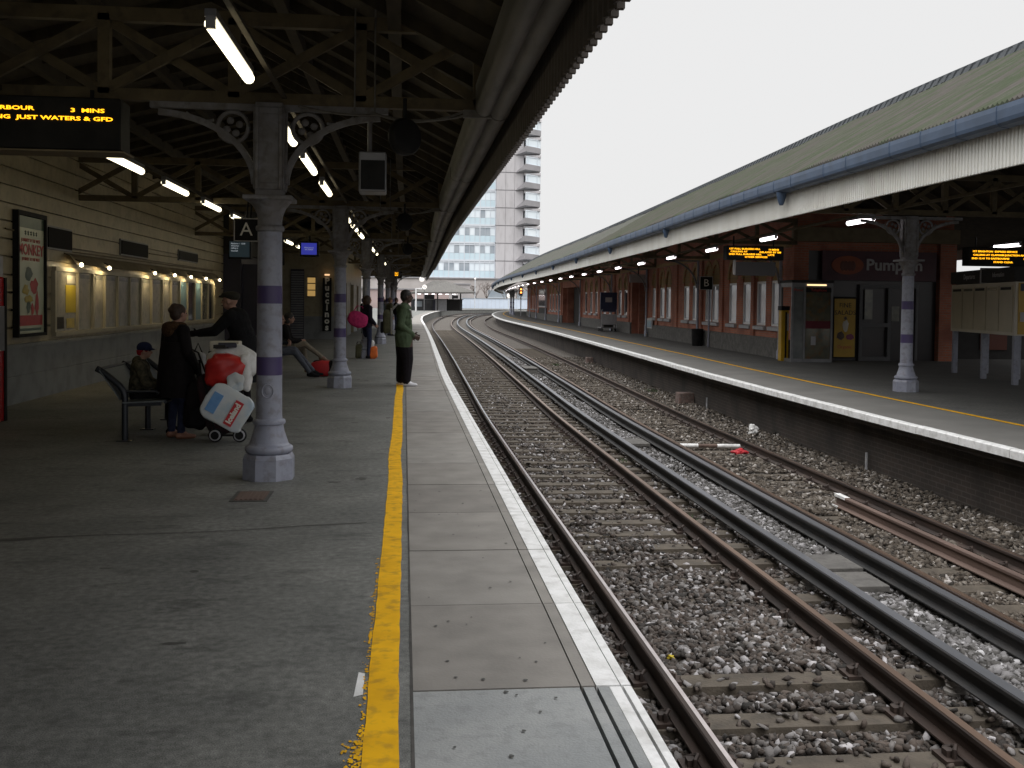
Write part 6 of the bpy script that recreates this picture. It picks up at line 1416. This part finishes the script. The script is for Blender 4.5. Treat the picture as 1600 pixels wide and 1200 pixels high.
# woman in the long coat
wm = human('woman in long black coat with fur hood, seen from behind beside the bench', W(12.15, -2.60), .75, 1.55, STAND, dict(elL=(.0, .28, 1.13), elR=(.0, -.28, 1.13), wrL=(.16, .22, .95), wrR=(.14, -.24, .93), head=(.045, 0, 1.63)), dict(skin=CLO['skin'], top=CLO['coat'], legs=CLO['jeans'], shoe=CLO['tan_shoe'], hand=CLO['coat']), voxel=.009, fat=1.2, hem=.8)
kk_ = 1.55/1.75
ringloft('coat_skirt', CLO['coat'], [(0, 0, .49, .205, .25), (0, 0, .6, .2, .245), (0, 0, .75, .19, .235), (0, 0, .9, .175, .22), (0, 0, 1.02, .165, .205), (0, 0, 1.12, .15, .19)], wm, 28, .022, 3)
headpart(wm, 'fur_hood', CLO['fur'], [((-.11, 0, -.17), (.11, .17, .075)), ((-.05, .1, -.16), (.1, .06, .06)), ((-.05, -.1, -.16), (.1, .06, .06)), ((-.15, 0, -.22), (.07, .13, .09))], smooth=2)
headpart(wm, 'hair', CLO['hair_brown'], [((-.025, 0, .035), (.108, .09, .1)), ((-.06, 0, -.01), (.07, .085, .08)), ((-.07, 0, .09), (.055, .06, .05)), ((-.1, .02, .05), (.05, .05, .05))])
# child on the bench
ch = human('small child in camouflage jacket and navy cap sitting on the bench', W(12.4, -3.07, .02), .12, 1.32, sit(.44, .03, .05, .52), dict(), dict(skin=CLO['skin'], top=CLO['camo'], legs=CLO['darkcoat'], shoe=CLO['darkcoat']), voxel=.009, fat=1.25)
headpart(ch, 'cap', CLO['navycap'], [((-.005, 0, .06), (.118, .1, .09)), ((.09, 0, .03), (.07, .07, .014))]); headpart(ch, 'cap_band', CLO['red_band'], [((-.02, 0, .005), (.108, .092, .03)), ((-.07, 0, -.03), (.05, .06, .04))])
headpart(ch, 'hood', CLO['camo'], [((-.1, 0, -.16), (.09, .13, .09))])
# man in the flat cap, leaning and reaching
fc = human('man in flat cap and dark coat reaching out over the loaded trolley', W(13.6, -2.05), PI-.25, 1.76, STAND, dict(chest=(.08, 0, 1.29), neck=(.14, 0, 1.45), head=(.2, 0, 1.59), shL=(.12, .185, 1.39), shR=(.12, -.185, 1.39), elL=(.3, .24, 1.2), wrL=(.54, .2, 1.17), elR=(.2, -.26, 1.12), wrR=(.36, -.2, .98), hdL=(1, 0, -.1)), dict(skin=CLO['skin'], top=CLO['darkcoat'], legs=CLO['blacktrs'], shoe=CLO['darkcoat'], hand=CLO['coat']), voxel=.01, fat=1.25, hem=.7)
headpart(fc, 'flat_cap', CLO['cap'], [((-.01, 0, .075), (.125, .1, .05)), ((.075, 0, .055), (.08, .075, .022)), ((-.03, 0, .05), (.1, .09, .06))])
ringloft('coat_skirt', CLO['darkcoat'], [(0, 0, .55, .2, .24), (0, 0, .8, .19, .23), (0, 0, 1.0, .175, .215), (.01, 0, 1.15, .15, .19)], fc, 24, .02, 5)
# two people sitting on the next bench
s1_ = human('seated man with short fair hair and outstretched jeans on the second bench', W(21.7, -2.72, .02), .02, 1.76, sit(.46, .3, .12, .44), dict(knL=(.44, .1, .56), anL=(.84, .12, .1), knR=(.46, -.12, .52), anR=(.78, -.12, .09), wrL=(.3, .06, .72), wrR=(.3, -.08, .7), head=(.15, 0, 1.18)), dict(skin=CLO['skin'], top=CLO['darkcoat'], legs=CLO['greyjeans'], shoe=CLO['darkcoat']), voxel=.011, fat=1.1, look=-.25)
headpart(s1_, 'hair', CLO['hair_fair'], [((-.02, 0, .035), (.104, .085, .095)), ((-.06, 0, -.01), (.06, .08, .075))])
s2_ = human('seated person in black with crossed legs and brown boots on the second bench', W(22.75, -2.66, .02), .0, 1.72, sit(.46, .1, .2, .44), dict(knR=(.5, -.06, .66), anR=(.88, .06, .36), ftR=(1, .1, -.25), knL=(.46, .12, .54), anL=(.56, .12, .09), wrL=(.4, .04, .7), wrR=(.42, -.04, .72)), dict(skin=CLO['skin'], top=CLO['coat'], legs=CLO['cream'], shoe=CLO['boot']), voxel=.011, fat=1.15)
headpart(s2_, 'hair', CLO['hair_black'], [((-.02, 0, .04), (.11, .095, .1)), ((-.05, 0, -.04), (.08, .095, .1))])
# people farther along
for (s, t, rz, H, lab, top_, leg_, hair_) in ((51.0, -2.35, .3, 1.75, 'dark clothed person by the cafe doorway beyond the second column', 'coat', 'blacktrs', 'hair_black'), (50.2, -1.42, .2, 1.86, 'far person in teal coat waiting among the columns', 'tealcoat', 'jeans', 'hair_black'),
        (48.2, -.98, .4, 1.78, 'far person in olive coat waiting behind the man in green', 'olive', 'greyjeans', 'hair_fair'), (57.5, -.86, .1, 1.8, 'farthest waiting person in black coat near the last columns', 'coat', 'jeans', 'hair_brown'), (61, -1.6, .9, 1.7, 'person in navy coat standing deep under the dark canopy', 'navycoat', 'blacktrs', 'hair_black')):
    q = human(lab, W(s, t), rz, H, STAND, dict(wrL=(.14, .2, .98)), dict(skin=CLO['skin'], top=CLO[top_], legs=CLO[leg_], shoe=CLO['darkcoat']), voxel=.02, fat=1.2, hands=True, hem=.85)
    headpart(q, 'hair', CLO[hair_], [((-.02, 0, .04), (.107, .09, .098)), ((-.06, 0, -.02), (.06, .085, .08))], .016)

# ================================================================ benches
M['perf'] = mat('perf', (.16, .18, .19), (.12, .135, .145), scale=60, rough=.4, metal=.4)
def bench(label, s, t, n):
    b = thing('bench', label, 'bench', W(s, t), heading(s, t)); ln = n
    posts = [0, 1.05, 2.1][:2 if ln < 2 else 3]
    for y in posts:
        MB().tube([(.0, y, 0), (.0, y, .5), (-.015, y, .57), (-.06, y, .63), (-.15, y, .71), (-.25, y, .79), (-.31, y, .82)], .036, 10).build('post', M['bench'], b, local=True, smooth=60)
        MB().tube([(0, y, .56), (.34, y, .565), (.37, y, .54)], .016, 8).build('armrest', M['bench'], b, local=True, smooth=60)
        MB().bar((-.02, y, .41), (.4, y, .425), .035, .04).build('seat_bracket', M['bench'], b, local=True)
        MB().box(-.08, .08, y-.06, y+.06, 0, .012).build('foot_plate', M['bench'], b, local=True)
    def sheet(nm, p0, p1, th):
        (x0, z0), (x1, z1) = p0, p1; q = MB()
        q.add([(x0, -.06, z0), (x1, -.06, z1), (x1, ln-.1, z1), (x0, ln-.1, z0), (x0, -.06, z0+th), (x1, -.06, z1+th), (x1, ln-.1, z1+th), (x0, ln-.1, z0+th)], ((0, 1, 2, 3), (4, 7, 6, 5), (0, 4, 5, 1), (1, 5, 6, 2), (2, 6, 7, 3), (3, 7, 4, 0)))
        q.build(nm, M['perf'], b, local=True)
    sheet('seat', (-.02, .43), (.45, .452), .014); sheet('backrest', (-.045, .47), (-.27, .80), .016)
    MB().tube([(.455, -.06, .45), (.455, ln-.1, .45)], .02, 8).build('front_rail', M['bench'], b, local=True, smooth=60); MB().tube([(-.275, -.06, .815), (-.275, ln-.1, .815)], .018, 8).build('top_rail', M['bench'], b, local=True, smooth=60)
    return b
bench('dark metal bench with curved end hoop where the child sits', 11.95, -3.12, 2.3)
bench('dark metal bench under the seated pair behind the first column', 21.0, -2.95, 2.4)

# ================================================================ shopping trolley and bags
tr = thing('shopping_trolley', 'two wheeled shopping trolley with dark maroon bag piled with carrier bags', 'trolley', W(11.95, -2.08), 0)
M['tartan'] = mat('tartan', (.05, .008, .012), (.014, .008, .012), scale=14, rough=.8, stretch=(1, 1, .4))
RT = Matrix.Rotation(-.22, 3, 'Y')
superbox((.0, .02, .44), (.38, .3, .72), .35, noise=.004, R=RT).build('trolley_bag', M['tartan'], tr, local=True, smooth=60)
for x in (-.02, .25):
    w_ = MB().lathe([(.05, -.022), (.075, -.02), (.08, 0), (.075, .02), (.05, .022)], 20, (x, -.12, .08), axis=Matrix.Rotation(PI/2, 3, 'X')).build('wheel', M['black'], tr, local=True, smooth=40)
    MB().lathe([(.046, -.012), (.062, -.006), (.062, .006), (.046, .012)], 20, (x, -.146, .08), axis=Matrix.Rotation(PI/2, 3, 'X'), caps=False).build('hub', M['pale_metal'], w_, local=True, smooth=40)
fr_ = MB(); fr_.tube([(-.1, -.13, .08), (.27, -.13, .08)], .012, 6); fr_.tube([(-.02, .15, .1), (-.12, .15, .6), (-.26, .14, 1.0), (-.33, .1, 1.04)], .013, 6); fr_.tube([(-.02, -.13, .1), (-.12, -.13, .6), (-.26, -.1, 1.0), (-.33, .1, 1.04)], .013, 6); fr_.build('frame', M['black'], tr, local=True, smooth=50)
rb_ = thing('carrier_bag', 'bulging red and white carrier bag on top of the trolley', 'bag', W(11.9, -1.96, .7), 0)
superbox((-.03, -.05, .11), (.44, .32, .38), .62, 28, 20, noise=.013, seed=3).build('bag_body', mat('red_bag', (.55, .025, .02), (.42, .018, .018), scale=7, rough=.35), rb_, local=True, smooth=60)
superbox((.03, .06, .2), (.58, .3, .40), .85, 28, 20, noise=.010, seed=9).build('white_panel', M['white_paint'], rb_, local=True, smooth=60); superbox((.19, .0, .1), (.12, .3, .44), .55, noise=.01, seed=11).build('white_side', M['white_paint'], rb_, local=True, smooth=60)
MB().cbox((-.02, -.02, .40), (.2, .18, .05), .2).build('dark_packet', M['navy'], rb_, local=True, bevel=.008); MB().cbox((-.08, -.08, .385), (.14, .1, .04), -.2).build('dark_packet', M['dark_soft'], rb_, local=True)
ic = thing('carrier_bag', 'pale blue and white carrier bag with red lettered label hanging on the trolley', 'bag', W(11.62, -1.93, .42), 0)
RI = Matrix.Rotation(.52, 3, 'Y')
body = superbox((0, 0, 0), (.5, .14, .42), .2, 36, 24, noise=.006, seed=2)
bv = []
for v in body.v:
    v = Vector(v); q = max(0, (v.z-.1)/.11); v.x *= 1-.3*q*q; v.y *= 1-.6*q; v.x += .012*math.sin(v.z*40+v.x*9); bv.append(tuple(RI @ v))
body.v = bv; M['ice_white'] = mat('ice_white', (.55, .6, .66), (.62, .64, .62), scale=4, rough=.35, c3=(.25, .42, .6), s3=5, amt3=.5); M['ice_blue'] = mat('ice_blue', (.12, .3, .62), (.2, .4, .7), scale=6, rough=.35); M['ice_red'] = mat('ice_red', (.55, .03, .04), rough=.4)
body.build('bag_body', M['ice_white'], ic, local=True, smooth=60)
def onbag(u, v): return RI @ Vector((u, -.0755, v))
def bq(u0_, u1_, v0, v1, m, nm, e=0.0):
    vs = [onbag(u, v)+Vector((0, -e, 0)) for u, v in ((u0_, v0), (u1_, v0), (u1_, v1), (u0_, v1))]; vs += [p+Vector((0, .012, 0)) for p in vs]
    return MB().add(vs, ((0, 1, 2, 3), (7, 6, 5, 4), (0, 4, 5, 1), (1, 5, 6, 2), (2, 6, 7, 3), (3, 7, 4, 0))).build(nm, m, ic, local=True)
bq(-.2, -.09, -.13, .1, M['ice_blue'], 'blue_print', .004); bq(.05, .145, -.165, .13, M['ice_red'], 'red_label', .003)
tp = text('lettering', 'Iceland', .086, M['white_letter'], None, (0, 0, 0), (1, 0, 0), (0, 0, 1), bold=.004); Mt = Matrix.Translation(onbag(.097, -.018)+Vector((0, -.006, 0))) @ RI.to_4x4() @ Matrix.Rotation(-PI/2, 4, 'Y'); tp.data.transform(Mt); tp.parent = ic
superbox(RI @ Vector((-.06, .03, .27)), (.2, .05, .24), 1.1, noise=.012, seed=5, R=RI).build('handles', M['ice_white'], ic, local=True, smooth=60)
bk = thing('rucksack', 'black rucksack hanging between the woman in the long coat and the trolley', 'bag', W(12.0, -2.32, .12), 0); superbox((0, 0, .28), (.3, .26, .56), .6, noise=.006, seed=8, R=Matrix.Rotation(.15, 3, 'Y')).build('bag_body', CLO['coat'], bk, local=True, smooth=60); superbox((.02, -.13, .16), (.2, .08, .22), .6).build('pocket', CLO['darkcoat'], bk, local=True, smooth=60); MB().tube([(-.03, 0, .54), (-.1, .02, .75), (.0, .05, .8), (.03, 0, .56)], .014, 6).build('strap', CLO['coat'], bk, local=True)
gb = thing('carrier_bag', 'pale silvery bag beyond the woman in the long coat', 'bag', W(13.0, -2.52, .62), 0); superbox((0, 0, .17), (.2, .16, .34), .5, noise=.008, seed=13).build('bag_body', M['pale_metal'], gb, local=True, smooth=60); MB().tube([(-.05, 0, .33), (0, 0, .45), (.05, 0, .33)], .01, 6).build('handles', M['black'], gb, local=True)
ct = thing('cream_box', 'cream cardboard box behind the red and white carrier bag', 'box', W(12.5, -2.1, 0), 0); MB().box(-.17, .17, -.12, .12, 1.0, 1.12).build('box_body', M['paper'], ct, local=True, bevel=.01); MB().box(-.18, .18, -.13, .13, .55, 1.0).build('lower_crate', CLO['darkcoat'], ct, local=True); 
for sx_ in (-.14, .14): MB().box(sx_-.02, sx_+.02, -.1, .1, 0, .55).build('leg', CLO['darkcoat'], ct, local=True)
rh = thing('holdall', 'red and black holdall on the floor at the seated pair\'s feet', 'bag', W(22.1, -1.72), 0); superbox((0, 0, .17), (.5, .3, .34), .5, noise=.006, seed=21).build('bag_body', mat('holdall_red', (.5, .015, .02), (.38, .012, .018), scale=6, rough=.5), rh, local=True, smooth=60); superbox((.2, 0, .17), (.16, .31, .36), .5, noise=.004).build('end_panel', CLO['coat'], rh, local=True, smooth=60); superbox((-.05, 0, .3), (.3, .2, .1), .7).build('top_flap', CLO['coat'], rh, local=True, smooth=60)
